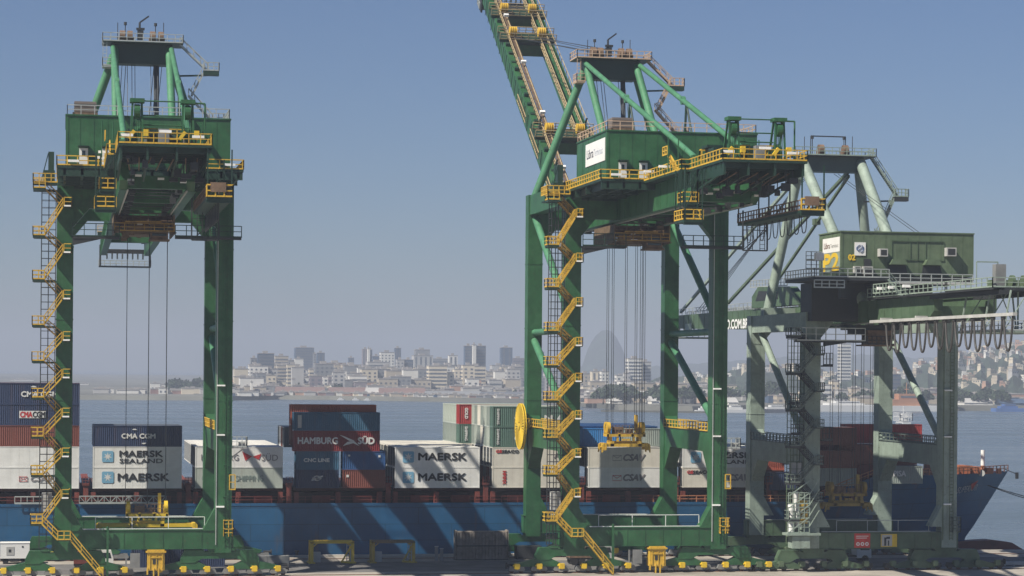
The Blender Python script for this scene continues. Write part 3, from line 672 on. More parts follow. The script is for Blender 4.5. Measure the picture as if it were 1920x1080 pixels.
A=dict(kind='A',S=9.87,G=24.5,lw=2.05,ztop=50.7,main=GREEN,leg=GREEN,tube=GREEN2,rail=YEL,stair2=mat('shaded_side_yellow',(.36,.22,.03),.6,streak=.4,streakcol=(.12,.07,.03)),whiterail=WHITE,sillm=GREEN,truck=GREY,motor=YEL2,deck=DGREEN,
 girderm=GREEN,housem=GREEN,apexm=DGREEN,toprail=GREYRAIL,boomrail=mat('weathered_yellow_rail',(.40,.31,.17),.6,streak=.5,streakcol=(.16,.10,.06)),sill=(3.55,5.85),pz=17.0,ub=(47.9,50.6),xb=(45.9,49.0),liftz=8.2,
 braces=[(23.8,47.6,1.0,33.2,.5),(23.6,31.5,1.0,31.5,.45),(23.6,30.3,1.0,19.5,.5)],stairs=LA,gz=(45.7,48.95),gx=(3.1,4.1),gy=(-50.5,31),gend=-38.5,boomang=-1.3,hingez=47.1,boomL=69,ties=(12,36),plats=(24,58),
 apex=(4.0,21,66.7,69.4),aspread=1.0,abase=50.3,bbase=0,rA=.58,rB=.5,sheaves=(-2.6,-1.6,1.4,2.5),sheavem=BROWNM,anchor=(-37,50.6),zig=4,zigh=3.4,zigx=(8.3,6.2,9.0,6.5),house=(-9.85,9.1,-19,-2.5,49.5,55.4),trolley=8,rope_s=59)
P1=dict(A,X=9.87,label='green gantry crane with its boom lowered, at the left end of the quay')
R1,G1,B1,bx1=crane(P1); pylon(P1,R1,G1); superA(P1,R1,G1); boomropes(P1,R1,bx1)
P2=dict(A,X=74.38,boomang=32.7,boomL=82,ties=(3,24.5,59.5,71),plats=(24.5,59.5,69),label='green gantry crane with raised boom and yellow cable reel, in the middle of the quay',toprail=mat('pinkish_worn_rail',(.50,.36,.25),.6))
R2,G2,B2,bx2=crane(P2); pylon(P2,R2,G2); superA(P2,R2,G2); boomropes(P2,R2,bx2)
# name board on the left wall of the middle crane's house
b=MB(); x=-9.85-.09; b.box(x,x+.06,-18.3,-7.8,51.9,54.7); sb=b.build('name_board',WHITE,R2)
b=MB(); text(b,'Libra',(x-.01,-8.6,52.8),(0,-1,0),3.6,1.15); b.build('lettering',mat('sign_navy',(.03,.035,.06)),sb)
b=MB(); text(b,'Terminais',(x-.01,-12.4,52.85),(0,-1,0),4.8,.9); b.build('lettering',mat('sign_pale_grey',(.42,.45,.5)),sb)
# cable reel on the seaside left leg of the middle crane and of the left one
def reel(R,x,y,z,m):
    b=MB(); n=40; r1=3.15; 
    for k in range(n):
        t=2*math.pi*k/n; t2=2*math.pi*(k+.55)/n
        c,s=math.cos(t),math.sin(t); c2,s2=math.cos(t2),math.sin(t2)
        b.add([(x-.32,y+c*.7,z+s*.7),(x-.32,y+c2*.7,z+s2*.7),(x-.25,y+c2*r1,z+s2*r1),(x-.25,y+c*r1,z+s*r1),(x-.22,y+c*.7,z+s*.7),(x-.22,y+c2*.7,z+s2*.7),(x-.15,y+c2*r1,z+s2*r1),(x-.15,y+c*r1,z+s*r1)],[(0,1,2,3),(7,6,5,4),(0,4,5,1),(1,5,6,2),(2,6,7,3),(3,7,4,0)])
        b.beam((x,y+c*.5,z+s*.5),(x+.1,y+c*r1,z+s*r1),.09)
    for k in range(n):
        t=2*math.pi*k/n; t2=2*math.pi*(k+1)/n
        for rr,w,xx in((r1,.14,x-.2),(r1,.12,x+.1),(1.6,.1,x-.2)): b.beam((xx,y+math.cos(t)*rr,z+math.sin(t)*rr),(xx,y+math.cos(t2)*rr,z+math.sin(t2)*rr),w)
    b.tube((x-.4,y,z),(x+1.2,y,z),.45,14)
    o=b.build('cable_reel',m,R); b=MB(); b.tube((x-.12,y,z),(x,y,z),1.9,32); b.build('wound_cable',YEL if 0 else BLACK,o,smooth=True)
    # back disc sectors look solid from the land side
    return o
reel(R2,-12.0,22,18.4,YEL2)
# crane 3
LB=[('L',31),('R',28.6),('L',26.2),('R',23.8),('L',21.4),('R',19),('L',16.6),('R',14.2),('L',11.8),('R',9.4),('L',7.0)]
B=dict(kind='B',X=106.6,S=9.6,G=24.5,lw=2.1,ztop=34.2,main=OLIVE,leg=PALE,tube=PALE,rail=mat('dark_rail',(.11,.14,.12),.6),stair2=DARK,whiterail=GREYRAIL,sillm=OLIVE2,truck=DARK,motor=OLIVE,deck=DARK,  # rails in dark grey-green
 girderm=OLIVE2,housem=OLIVE,apexm=mat('slate_green_paint',(.05,.08,.07),.5),toprail=PALE,boomrail=GREYRAIL,sill=(2.95,5.0),pz=15.2,ub=(31.8,34.2),xb=(33.0,35.4),liftz=12,
 braces=[(23.6,33.0,1.2,16.5,.48)],stairs=LB,gz=(32.9,35.6),gx=(2.9,4.0),gy=(-50,38),gend=-31,boomang=0,hingez=34.2,boomL=53,ties=(10,25,40),plats=(),
 apex=(4.7,21,54.7,56.8),aspread=.82,abase=35,bbase=-3,rA=.7,rB=.75,sheaves=(-1.6,2.0),sheavem=BROWNM,zig=3,zigh=5.5,zigx=(9.2,6.4,8.4),house=(-9,9,-10,-1.5,38.8,44.3),label='pale green gantry crane with a big machinery house marked P2, at the right')
R3,G3,B3,bx3=crane(B); pylon(B,R3,G3)
def superB(P,R):
    gi,go=P['gx']; x0,x1,y0,y1,z0,z1=P['house']; yr,yb=P['gy']; g0,g1=P['gz']
    H=house(P,R)
    # boards and marks on the house
    xw=x0-.06; b=MB(); b.box(xw-.05,xw,-9.75,-3.1,41.8,43.7); s=b.build('name_board',WHITE,H)
    b=MB(); text(b,'Libra',(xw-.07,-3.7,42.35),(0,-1,0),2.3,.75); b.build('lettering',RUST,s)
    b=MB(); text(b,'Terminais',(xw-.07,-6.2,42.4),(0,-1,0),3.1,.5); b.build('lettering',LGREY,s)
    b=MB(); b.box(xw-.05,xw,-9.9,-3.1,39.3,41.75); s=b.build('number_board',PALE,H)
    b=MB(); text(b,'P2',(xw-.07,-3.5,39.5),(0,-1,0),6.0,2.1,bold=.012); b.build('lettering',YEL2,s)
    yw=y0-.05
    b=MB(); b.box(-7.2,-5.7,yw-.06,yw,41.3,43.0); s=b.build('emblem_board',WHITE,H)
    b=MB()
    for k in range(16):
        t=2*math.pi*k/16; t2=t+2*math.pi/16
        if k in(3,11): continue
        b.beam((-6.45+.45*math.cos(t),yw-.08,42.2+.45*math.sin(t)),(-6.45+.45*math.cos(t2),yw-.08,42.2+.45*math.sin(t2)),.15,.04)
    b.beam((-6.75,yw-.08,41.95),(-6.1,yw-.08,42.45),.14,.04); b.build('emblem',mat('emblem_blue',(.05,.10,.25)),s)
    b=MB(); text(b,'02',(-8.0,yw-.02,40.7),(1,0,0),.9,.7,bold=.02); b.build('lettering',YEL2,H)
    for (xx,zz,w,hh,d) in((-4.1,41.2,1.1,1.0,.9),(5.0,41.4,1.3,1.1,.9),(-7.4,39.0,.9,.9,.6),(-6.2,38.9,1.3,1.0,.6)):
        b=MB(); b.box(xx,xx+w,yw-d,yw,zz,zz+hh); ac=b.build('air_conditioner',LGREY,H); b=MB(); b.box(xx+.15,xx+w-.15,yw-d-.02,yw-d,zz+.15,zz+hh-.15); b.build('grille',DARK,ac)
    for xx in(-2.6,2.1):
        b=MB(); b.prism([(xx+.3,40.9),(xx+1.9,40.9),(xx+2.4,40.2),(xx-.1,40.2)],'y',yw-.9,yw); hd=b.build('ventilation_hood',OLIVE,H); b=MB(); b.prism([(xx+0,40.15),(xx+2.3,40.15),(xx+2.6,38.95),(xx-.2,38.95)],'y',yw-.1,yw-.03); b.build('opening',DARK,hd)
    b=MB(); b.box(-5.9,-5.0,yw-.05,yw,38.85,40.9); d=b.build('door',DARK,H)
    b=MB(); b.beam((-2.2,yw-.05,43.3),(4.9,yw-.05,43.3),.1); b.beam((-2.2,yw-.05,40.9),(4.9,yw-.05,40.9),.08)
    for xx in(-2.2,.3,1.3,2.4,4.9): b.beam((xx,yw-.05,40.9),(xx,yw-.05,43.3),.05)
    b.build('wall_frame',OLIVE2,H)
    # under-house deck, supports, side gallery
    b=MB(); b.box(-13.2,-3.2,-12,0,38.0,38.4); b.box(-9.2,9.0,-10.2,-1.3,38.25,38.7); b.prism([(-3,38.3),(9,38.3),(8.8,37.9),(-3,37.6)],'y',-10,-1.5)
    b.box(-10.4,-2.2,-2.6,2,33.0,38.0); b.box(-8.5,7,-1,1.5,36,38); b.box(-8.8,-7.8,-9.5,-8.5,35.8,38)  # big dark block paints in the shade around the beams under the house
    dk=b.build('house_deck',DARK,R)
    r=MB(); r.rail([(-3.2,-12,38.4),(-13.2,-12,38.4),(-13.2,0,38.4)],1.1,1.1,.05); r.rail([(-3,-11.6,37.9),(8.3,-11.6,37.9)],1.1,1.4,.05); r.rail([(-13.2,-12,37.0),(-9.2,-12,37.0)],1.0,1,.06); r.build('deck_rail',GREYRAIL,dk)
    b=MB(); b.box(-3,8.5,-11.7,-10.2,37.7,37.9); b.build('gallery',LGREY,dk)
    b=MB()
    for k in range(3):
        for j in range(3): b.rail([(-13.0+k*.7,-8,38.4+j*1.15),(-12.3+k*.7,-8,38.4+j*1.15)],1.1,.5,.045)
    b.build('scaffold_cage',GREYRAIL,dk)
    b=MB(); b.box(-12.3,-11.2,-9.9,-9.2,40.6,41.6); b.tube((-11.75,-9.95,41.1),(-11.75,-9.85,41.1),.32,14); b.build('outdoor_fan_unit',WHITE,dk)
    # stair from the deck down to the girder
    b=MB()
    for y in(-12.2,-11.2):
        b.beam((-3.4,y,38.2),(.3,y,33.2+.9),.12,.3); b.beam((-3.4,y,39.3),(.3,y,35.2),.08)
    for k in range(16): t=k/16; b.box(-3.4+3.7*t-.1,-3.4+3.7*t+.15,-12.2,-11.2,38.2-4.1*t-.03,38.2-4.1*t)
    b.build('stair_flight',PALE,R)
    # girder top walkways and machinery rail
    b=MB(); z=g1+.08
    b.box(-go-1.0,-go+.2,yr,-9,z,z+.15); b.box(go-.2,go+1,yr,-9,z,z+.15); b.box(-5.2,2.4,yr,yr+14,z,z+.25); b.box(-4.4,-3.2,yr,yr+21,z-.5,z); b.box(1.2,2.4,yr,yr+21,z-.5,z)
    pl=b.build('rear_platform',P['deck'],R); r=MB(); z+=.25
    r.rail([(-go-1,-9,z),(-go-1,yr+14,z),(-5.2,yr+14,z),(-5.2,yr,z),(2.4,yr,z),(2.4,yr+14,z),(go+1,yr+20,z),(go+1,-9,z)],1.1,1.5,.05)
    r.rail([(-go-1.3,-20,z+.4),(-go-1.3,-12,z+.4)],1.2,1.2,.06)
    r.beam((-3.8,yr+8,z),(-3.8,yr+8,z+3.2),.1); r.beam((-1.2,yr+8,z),(-1.2,yr+8,z+3.2),.1); r.beam((-3.8,yr+8,z+3.2),(-1.2,yr+8,z+3.2),.14)
    r.build('platform_rail',PALE,pl)
    b=MB()
    for x in(-3,-1.6,-.2,1.2): b.tube((x-.2,yr+3,z+.8),(x+.2,yr+3,z+.8),.7,16); b.cbox((x,yr+5,z+.5),(1,1.5,1)); 
    b.build('rope_sheave',OLIVE,pl,smooth=True)
    b=MB(); b.box(-4.6,-3.4,yr+.5,yr+1.5,z,z+2.6); b.build('electric_cabinet',GREY,pl)
    b=MB()
    for y in(-15,-19,-24): b.cbox((-go-1.4,y,z+1.0),(1.0,.35,.35))
    b.build('floodlight',LAMP,pl)
    # festoon rail and big hanging cable loops
    b=MB(); b.box(-go-1.8,-go-1.3,-57,-12,g0-.3,g0+.05); b.box(-go-1.7,-go-.2,-28,-27.6,g0,g0+.3); b.box(-go-1.7,-go-.2,-16,-15.6,g0,g0+.3); b.build('festoon_rail',LGREY,R)
    b=MB(); x=-go-1.5
    for i in range(14):
        y0_=-17-39.5*i/14; y1_=-17-39.5*(i+1)/14; pts=[]; dr=3.5+.35*math.sin(i*2.1)
        for j in range(15): t=j/14; pts.append((x,y0_+(y1_-y0_)*(.07+.86*t),g0-.3-dr*(1-abs(2*t-1)**2.6)))
        b.path(pts,.13,7); b.box(x-.15,x+.15,y0_-.4,y0_+.3,g0-.6,g0-.25)
    b.build('festoon_cable',mat('festoon_grey',(.045,.042,.04),.6),R,smooth=True)
    b=MB(); b.box(-4.4,3.0,yr-1,yr+12,30.9,31.1)
    for x in(-4.2,0,2.8):
        for y in(yr-.8,yr+5,yr+11.8): b.beam((x,y,31),(x*.8,y,g1),.16); b.beam((x,y,31),(x*.3,y,g1),.1)
    hp=b.build('hanging_platform',PALE,R); r=MB(); r.rail([(-4.4,yr+12,31.1),(-4.4,yr-1,31.1),(3,yr-1,31.1),(3,yr+12,31.1)],1.1,1.2,.05); r.build('platform_rail',GREYRAIL,hp)
    # trolley, cabin, walkway
    y=3; b=MB(); b.box(-3.4,3.4,y-3,y+3,g0-.9,g0-.3); b.box(-2.6,2.0,y-2.5,y+2.5,g0-1.5,g0-.9); T=b.build('trolley',DARK,R)
    b=MB(); b.box(-1.9,1.4,y-3.6,y-1.2,g0-2.9,g0-1.0); b.box(-2.6,1.8,y-3.8,y-1.0,g0-3.1,g0-2.9); cb=b.build('operator_cabin',BROWNM,T)
    b=MB(); b.rail([(-2.6,y-3.8,g0-2.9),(1.8,y-3.8,g0-2.9)],1.1,.6,.05); b.build('cabin_rail',DARK,cb)
    b=MB(); b.box(-12.5,-3.0,-2.7,-1.7,30.2,30.4); b.prism([(-8.5,30.2),(-5.5,30.2),(-8.5,29.7)],'y',-2.6,-1.8); mw=b.build('maintenance_walkway',DARK,R); r=MB(); r.rail([(-12.5,-2.7,30.4),(-3,-2.7,30.4)],1.7,1.3,.05); r.rail([(-12.5,-2.7,30.4),(-12.5,-1.7,30.4)],1.7,1,.05); r.build('handrail',GREYRAIL,mw)
    # hinge housing on the sea side
    b=MB(); b.prism([(20,35.85),(44,35.85),(44,37.6),(41,39.0),(26,38.6)],'x',-go-.3,-go+1.0); b.prism([(30,35.85),(44,35.85),(43,38.6),(33,38.6)],'x',go-1,go+.3); hh=b.build('hinge_housing',OLIVE2,R); b=MB(); b.prism([(31,36.9),(42,36.9),(40.5,38.4),(31,38.0)],'x',-go-.34,-go-.3); b.build('dark_panel',DARK,hh)
    r=MB(); r.rail([(-go-.2,27,38.7),(-go-.2,45,39.0)],1.1,1.5,.05); r.build('handrail',GREYRAIL,hh)
    # forestays of the lowered boom
    for x in(-3.4,3.4):
        b=MB(); b.beam((x,23,54.9),(x,88,36.3),.42); b.build('forestay',P['main'] if x>0 else PALE,R)
    b=MB(); b.beam((3.4,22.5,54.4),(3.4,66,36.2),.36); b.cbox((3.4,36.7,48.7),(.9,1.2,.9)); b.build('forestay',P['main'],R)
    b=MB()
    for i in range(4): b.tube((-2.6+.3*i,22,55.6),(-2.6+.3*i,75+3*i,36.4),.05,5)
    for i in range(2): b.tube((1+.6*i,22,54.6),(1.5+.6*i,-9,44.4),.04,5)
    b.build('hoist_rope',ROPE,R)
    # boom lettering (left face)
    b=MB(); text(b,'O.COM.BR',(-go-.14,57.9,32.95),(0,-1,0),11.6,1.4,bold=.01); b.build('boom_lettering',WHITE,B3)
    b=MB(); b.box(-go-.12,-go-.06,78.5,82.5,32.7,34.2); b.build('faded_patch',PALE,B3)
    # signs on the sill beam
    ys=-P['lw']/2*.85-.02
    b=MB(); b.box(-3.65,-1.45,ys-.06,ys,3.05,4.95); s=b.build('safety_sign',mat('sign_red',(.50,.045,.03),.6),R)
    b=MB()
    for k in range(3):
        cx=-3.15+k*.62; b.tube((cx,ys-.08,3.55),(cx,ys-.06,3.55),.25,14)
    b.box(-3.4,-1.7,ys-.08,ys-.06,4.55,4.63); b.box(-3.4,-1.9,ys-.08,ys-.06,4.3,4.38); b.build('pictogram',WHITE,s)
    b=MB(); 
    for k in range(3): cx=-3.15+k*.62; b.tube((cx,ys-.095,3.55),(cx,ys-.08,3.55),.12,8)
    b.build('pictogram_centre',mat('sign_red2',(.5,.05,.03)),s)
    b=MB(); b.box(0.05,2.3,ys-.06,ys,3.15,4.85); s=b.build('notice_board',YEL2,R)
    b=MB(); b.box(.15,1.6,ys-.08,ys-.06,3.25,4.75); b.build('notice_sheet',LGREY,s)
    b=MB(); b.box(.5,.8,ys-.09,ys-.08,3.3,4.4); b.box(.8,1.3,ys-.09,ys-.08,4.2,4.5); b.box(1.0,1.2,ys-.09,ys-.08,3.3,4.0); b.build('printed_figures',DARK,s)
    # clutter beside the left leg: fenced service stair, white and yellow drums
    b=MB()
    for k in range(3): b.rail([(-13.6,-3.4,5.2+k*1.9),(-10.7,-3.4,5.2+k*1.9)],1.5,.7,.05)
    for k in range(4): b.beam((-13.5,-3.4,5.3+k*1.6),(-10.7,-3.4,7.3+k*1.6),.12); b.beam((-10.8,-3.5,6+k*1.4),(-9.4,-3.5,8.2+k*1.4),.1)
    b.box(-13.8,-9.2,-3.6,-1.4,4.9,5.2); b.box(-13.0,-10.6,-3.3,-1.5,3.2,4.8)
    b.build('service_tower',PALE,R)
    b=MB()
    for (x,r_,z0_,z1_) in((-12.9,.45,5.2,8.9),(-12.3,.35,8,10.6),(-11.9,.4,6,9)): b.tube((x,-2.4,z0_),(x,-2.4,z1_),r_,12)
    b.build('white_drum',WHITE,R,smooth=True); b=MB(); b.box(-11.9,-10.8,-2.9,-1.6,6.4,9.4); b.build('yellow_cabinet',YEL,R)
    for z in(22,18):
        b=MB(); b.box(-13.0,-11.2,-2.4,-1.0,z,z+.2); b.rail([(-13.0,-2.4,z+.2),(-11.3,-2.4,z+.2)],1.2,.5,.05); b.build('side_landing',DARK,R)
    for z in(27,17.2):
        b=MB(); b.box(-8.5,-7.2,-2.0,-1.0,z,z+.2); b.rail([(-8.5,-2.0,z+.2),(-7.2,-2.0,z+.2)],1.6,.5,.045); b.build('side_landing',DARK,R)
superB(B,R3)
s1,h1=spreader('container_spreader',(P1['X']+.55,YL+3.1,6.05),12.1,'long yellow container spreader hanging low behind the sill beam of the left crane',YEL2)
hoistropes(h1,(-2.7,.05,2.3),2.4,39.0,r=.032)
s2,h2=spreader('container_spreader',(P2['X']-.7,YL+8,16.1),6.1,'short yellow container spreader hanging in front of white boxes under the middle crane',YEL)
hoistropes(h2,(-2.4,-1.7,.1,1.5,2.2,2.6),2.4,28.0,r=.035)
s3,h3=spreader('container_spreader',(106.6-2.4,YL+6,8.2),6.2,'shaded yellow container spreader hanging under the pale crane marked P2',mat('shaded_spreader_yellow',(.30,.20,.03),.6,streak=.4,streakcol=(.06,.05,.03)))  # yellow darkened so the crane's shade is in the colour
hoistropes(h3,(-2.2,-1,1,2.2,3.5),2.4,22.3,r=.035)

# ------------------------------------------------ ship
YS=321.2; SB=32.4; YC=YS+SB/2
BLUE=mat('hull_blue_paint',(.013,.09,.20),.4,var=.2,scale=.12,streak=.25,streakcol=(.05,.09,.12))
n=BLUE.node_tree; L=n.links.new; pb=n.nodes['Principled BSDF']; src=pb.inputs['Base Color'].links[0].from_socket
tc=n.nodes.new('ShaderNodeTexCoord'); sx_=n.nodes.new('ShaderNodeSeparateXYZ'); cx_=n.nodes.new('ShaderNodeCombineXYZ'); L(tc.outputs['Object'],sx_.inputs[0]); L(sx_.outputs[0],cx_.inputs[0]); L(sx_.outputs[2],cx_.inputs[1])
br=n.nodes.new('ShaderNodeTexBrick'); br.inputs['Scale'].default_value=1; br.inputs['Brick Width'].default_value=9.5; br.inputs['Row Height'].default_value=2.3; br.inputs['Mortar Size'].default_value=.05; br.inputs['Color1'].default_value=(1,1,1,1); br.inputs['Color2'].default_value=(.86,.88,.9,1); br.inputs['Mortar'].default_value=(.62,.62,.6,1)
L(cx_.outputs[0],br.inputs['Vector']); mu=n.nodes.new('ShaderNodeMixRGB'); mu.blend_type='MULTIPLY'; mu.inputs[0].default_value=1; L(src,mu.inputs[1]); L(br.outputs[0],mu.inputs[2])
n4=n.nodes.new('ShaderNodeTexNoise'); n4.inputs['Scale'].default_value=.5; n4.inputs['Detail'].default_value=9; mp4=n.nodes.new('ShaderNodeMapping'); mp4.inputs['Scale'].default_value=(1.4,1,.22); L(tc.outputs['Object'],mp4.inputs[0]); L(mp4.outputs[0],n4.inputs['Vector'])
r4=n.nodes.new('ShaderNodeValToRGB'); r4.color_ramp.elements[0].position=.62; r4.color_ramp.elements[1].position=.70; r4.color_ramp.elements[1].color=(.3,.3,.3,1); L(n4.outputs[0],r4.inputs[0]); m4=n.nodes.new('ShaderNodeMixRGB'); L(r4.outputs[0],m4.inputs[0]); L(mu.outputs[0],m4.inputs[1]); m4.inputs[2].default_value=(.11,.075,.06,1); L(m4.outputs[0],pb.inputs['Base Color'])
REDB=mat('hull_red_paint',(.16,.03,.025),.6,var=.2)
RO1=mat('deck_oxide_red',(.17,.038,.026),.65,var=.25,scale=.8)
ship=empty('container_ship',(40,YC,-2.6)); tag(ship,'long dark blue container ship moored along the quay with its bow at the right','ship')
SX,SY,SZ=40,YC,-2.6
def sb_(mb): mb.v=[(x-SX,y-SY,z-SZ) for x,y,z in mb.v]; return mb
def deckz(x): return 7.25 if x<108 else 7.25+min(1,(x-108)/9)*3.75
xs=[-75,-40,0,40,75,90,100,106,108,110,114,118,122,126,130,133,136,138.5,141,143,144.6]
zs=[-2.7,-1.2,.3,2.2,4.5,7.25]
def stem(z):  # x of stem at height z
    pts=[(-2.7,138.0),(-.3,137.7),(.6,138.0),(2,139.1),(7.25,142.3),(12.2,145.3)]
    for (a,xa),(b_,xb) in zip(pts,pts[1:]):
        if z<=b_: return xa+(xb-xa)*(z-a)/(b_-a)
    return pts[-1][1]
hull=MB(); nL=9
def hb(x,z):
    t=max(0,min(1,(z+2.7)/14.5)); xe=stem(z); xf=78+30*t
    if x<=xf: return SB/2
    u=min(1,(x-xf)/(xe-xf)); p=1.7+1.1*t
    return SB/2*max(0,1-u**p)
rows=[]
for i in range(41):
    s=i/40
    row=[]
    for j in range(nL):
        # height levels stretch to the deck line
        zt_=deckz(-75+s*219.6) if s<1 else 12.2
        z=-2.7+(zt_+2.7)*j/(nL-1)
        xe=stem(z); s2=1-(1-s)**1.25
        x=-75+(xe+75)*s2
        z=-2.7+((deckz(x))+2.7)*j/(nL-1)
        row.append((x,hb(x,z),z))
    rows.append(row)
for sg in(-1,1):
    vs=[(x,YC+sg*h_,z) for r_ in rows for x,h_,z in r_]; fs=[]
    for i in range(40):
        for j in range(1,nL-1):
            a=i*nL+j; fs.append((a,a+nL,a+nL+1,a+1))
    hull.add(vs,fs)
    fs2=[(i*nL,(i+1)*nL,(i+1)*nL+1,i*nL+1) for i in range(40)]; k=MB(); k.add(vs,fs2); (sb_(k)).build('boot_top',REDB,ship)
hull.box(-75,-74.5,YS,YS+SB,-2.7,7.25)
hull.box(-75,107,YS-.06,YS,6.9,7.3)
H=sb_(hull).build('hull',BLUE,ship,smooth=True)
k=MB()
for sg in(-1,1):
    for i in range(40):
        r1=rows[i][-1]; r2=rows[i+1][-1]; k.add([(r1[0],YC-r1[1],r1[2]-.1),(r2[0],YC-r2[1],r2[2]-.1),(r2[0],YC+r2[1],r2[2]-.1),(r1[0],YC+r1[1],r1[2]-.1)],[(0,1,2,3)]) if sg<0 else None
sb_(k).build('deck',RO1,ship)
k=MB(); k.prism([(120,-.6),(137,.1),(142,.35),(145.5,-.1),(147.6,-1.3),(147.9,-2.9),(120,-3.2)],'y',YC-1.3,YC+1.3); sb_(k).build('bulbous_bow',REDB,ship)
# hatch coamings, pedestals, covers
k=MB(); k.box(-74,106,YS+2.2,YS+SB-2.2,6.2,8.7); sb_(k).build('hatch_coaming',mat('shaded_coaming',(.045,.018,.014),.7),ship)  # coaming colour darkened for the shade below the containers
for i in range(-5,8):
    x0=3.99+i*14.04
    k=MB(); k.box(x0-.2,x0+12.4,YS+.9,YS+SB-.9,8.95,9.36); sb_(k).build('hatch_cover',mat('shaded_hatch',(.06,.022,.016),.7),ship)  # cover colour holds the shade under the stacks too
    k=MB()
    for xx in(x0+.1,x0+6.0,x0+11.9): k.box(xx-.32,xx+.32,YS+.25,YS+1.3,7.2,8.85)
    for xx in(x0+2.4,x0+8.2): k.box(xx,xx+2.6,YS+1.2,YS+1.5,7.3,8.3)
    k.rail([(x0-1,YS+.15,7.3),(x0+13,YS+.15,7.3)],.9,2.2,.035,toe=False)
    sb_(k).build('lashing_post',RO1,ship)
    k=MB(); xg=x0-.93
    for yy in [YS+.6+5*j for j in range(7)]:
        k.box(xg-.35,xg+.35,yy-.15,yy+.25,7.2,9.9)
    k.box(xg-.5,xg+.5,YS+.3,YS+SB-.3,9.8,9.95)
    k.rail([(xg-.45,YS+.3,9.95),(xg+.45,YS+.3,9.95)],1,.5,.035)
    sb_(k).build('lashing_bridge',RO1,ship)
# bow gear
k=MB()
for (x,w,hh,d) in((135,1.8,1.3,3),(137.2,1.2,1.1,2),(139.5,1,.9,1.4),(131,2.5,1.4,4),(141.2,.6,.8,.7)): k.box(x-w/2,x+w/2,YC-6-d/2,YC-6+d/2,deckz(x)-.1,deckz(x)-.1+hh)
k.tube((136.3,YC-7,deckz(133)+.3),(136.3,YC-3,deckz(133)-.3),.9,14)
k.tube((133.2,YC-8,deckz(130)+.3),(133.2,YC-4,deckz(130)-.3),.9,14)
sb_(k).build('mooring_winch',mat('winch_orange',(.36,.12,.05),.6,var=.3),ship)
k=MB(); k.tube((141.1,YC,deckz(136)-1),(141.1,YC,deckz(136)+.9),.32,10); sb_(k).build('mast_foot',mat('mast_orange',(.4,.14,.05)),ship); 
k=MB(); k.tube((141.1,YC,deckz(136)+.9),(141.1,YC,deckz(136)+3.3),.33,10); sb_(k).build('bow_mast',WHITE,ship,smooth=True)
k=MB()
for i in range(26,40):
    a=rows[i][-1]; c_=rows[i+1][-1]
    k.rail([(a[0],YC-a[1],a[2]),(c_[0],YC-c_[1],c_[2])],.95,1.2,.06,toe=False)
sb_(k).build('bulwark_rail',mat('bulwark_orange',(.42,.17,.08)),ship)
k=MB(); k.beam((144.8,YC,11.3),(146.9,YC,10.5),.12); k.box(146.6,147.0,YC-.2,YC+.2,9.8,10.8); sb_(k).build('bow_light',DARK,ship)
# bow name follows the flare
k=MB(); vs,fs=textgeo('SUPERIOR',.0,.35)
def on_hull(x,z,o=.3): 
    return (x,YC-hb(x,z)-o,z)
k.add([on_hull(133.6+vx*4.6,7.9+vy*1.0+vx*.35) for vx,vy,vz in vs],fs); sb_(k).build('bow_lettering',WHITE,H)
k=MB(); k.add([on_hull(136.4,9.3,.4),on_hull(137.9,9.9,.4),on_hull(137.0,8.3,.4)],[(0,1,2)]); sb_(k).build('bow_emblem',mat('emblem_red',(.45,.05,.03)),H)
k=MB(); c0=Vector(on_hull(138.2,11.0)); k.tube(c0+Vector((-.1,-.12,0)),c0+Vector((.1,.3,0)),.5,12); sb_(k).build('hawse_pipe',LGREY,H,smooth=True)
k=MB(); 
for a,c_ in(((140.8,YC-2,9.0),(152,YC-12,5.6)),((140.8,YC-2,9.0),(158,YC-14,4.6))): 
    A_=Vector(a);C_=Vector(c_); pts=[A_.lerp(C_,t/6)-Vector((0,0,.5*math.sin(math.pi*t/6))) for t in range(7)]; k.path(pts,.07,5)
sb_(k).build('mooring_line',ROPE,ship)
# accommodation gangway stowed on the rail
k=MB(); x0,x1,y=2.2,14.0,YS-.55; z=7.4
for yy in(y,y+.7):
    k.beam((x0,yy,z),(x1,yy,z),.1,.22); k.beam((x0,yy,z+.95),(x1,yy,z+.95),.1)
    for i in range(15): xx=x0+(x1-x0)*i/14; k.beam((xx,yy,z),(xx,yy,z+.95),.08)
    for i in range(14): xa=x0+(x1-x0)*i/14; xb=x0+(x1-x0)*(i+1)/14; k.beam((xa,yy,z if i%2 else z+.95),(xb,yy,z+.95 if i%2 else z),.07)
k.box(x0,x1,y,y+.7,z-.1,z-.03)
sb_(k).build('gangway',GREYRAIL,ship)
k=MB(); x0,x1=-6.5,1.0
for yy in(y,y+.7):
    k.beam((x0,yy,z),(x1,yy,z),.1,.2); k.beam((x0,yy,z+.9),(x1,yy,z+.9),.1)
    for i in range(10): xx=x0+(x1-x0)*i/9; k.beam((xx,yy,z),(xx,yy,z+.9),.08)
sb_(k).build('gangway',GREYRAIL,ship)

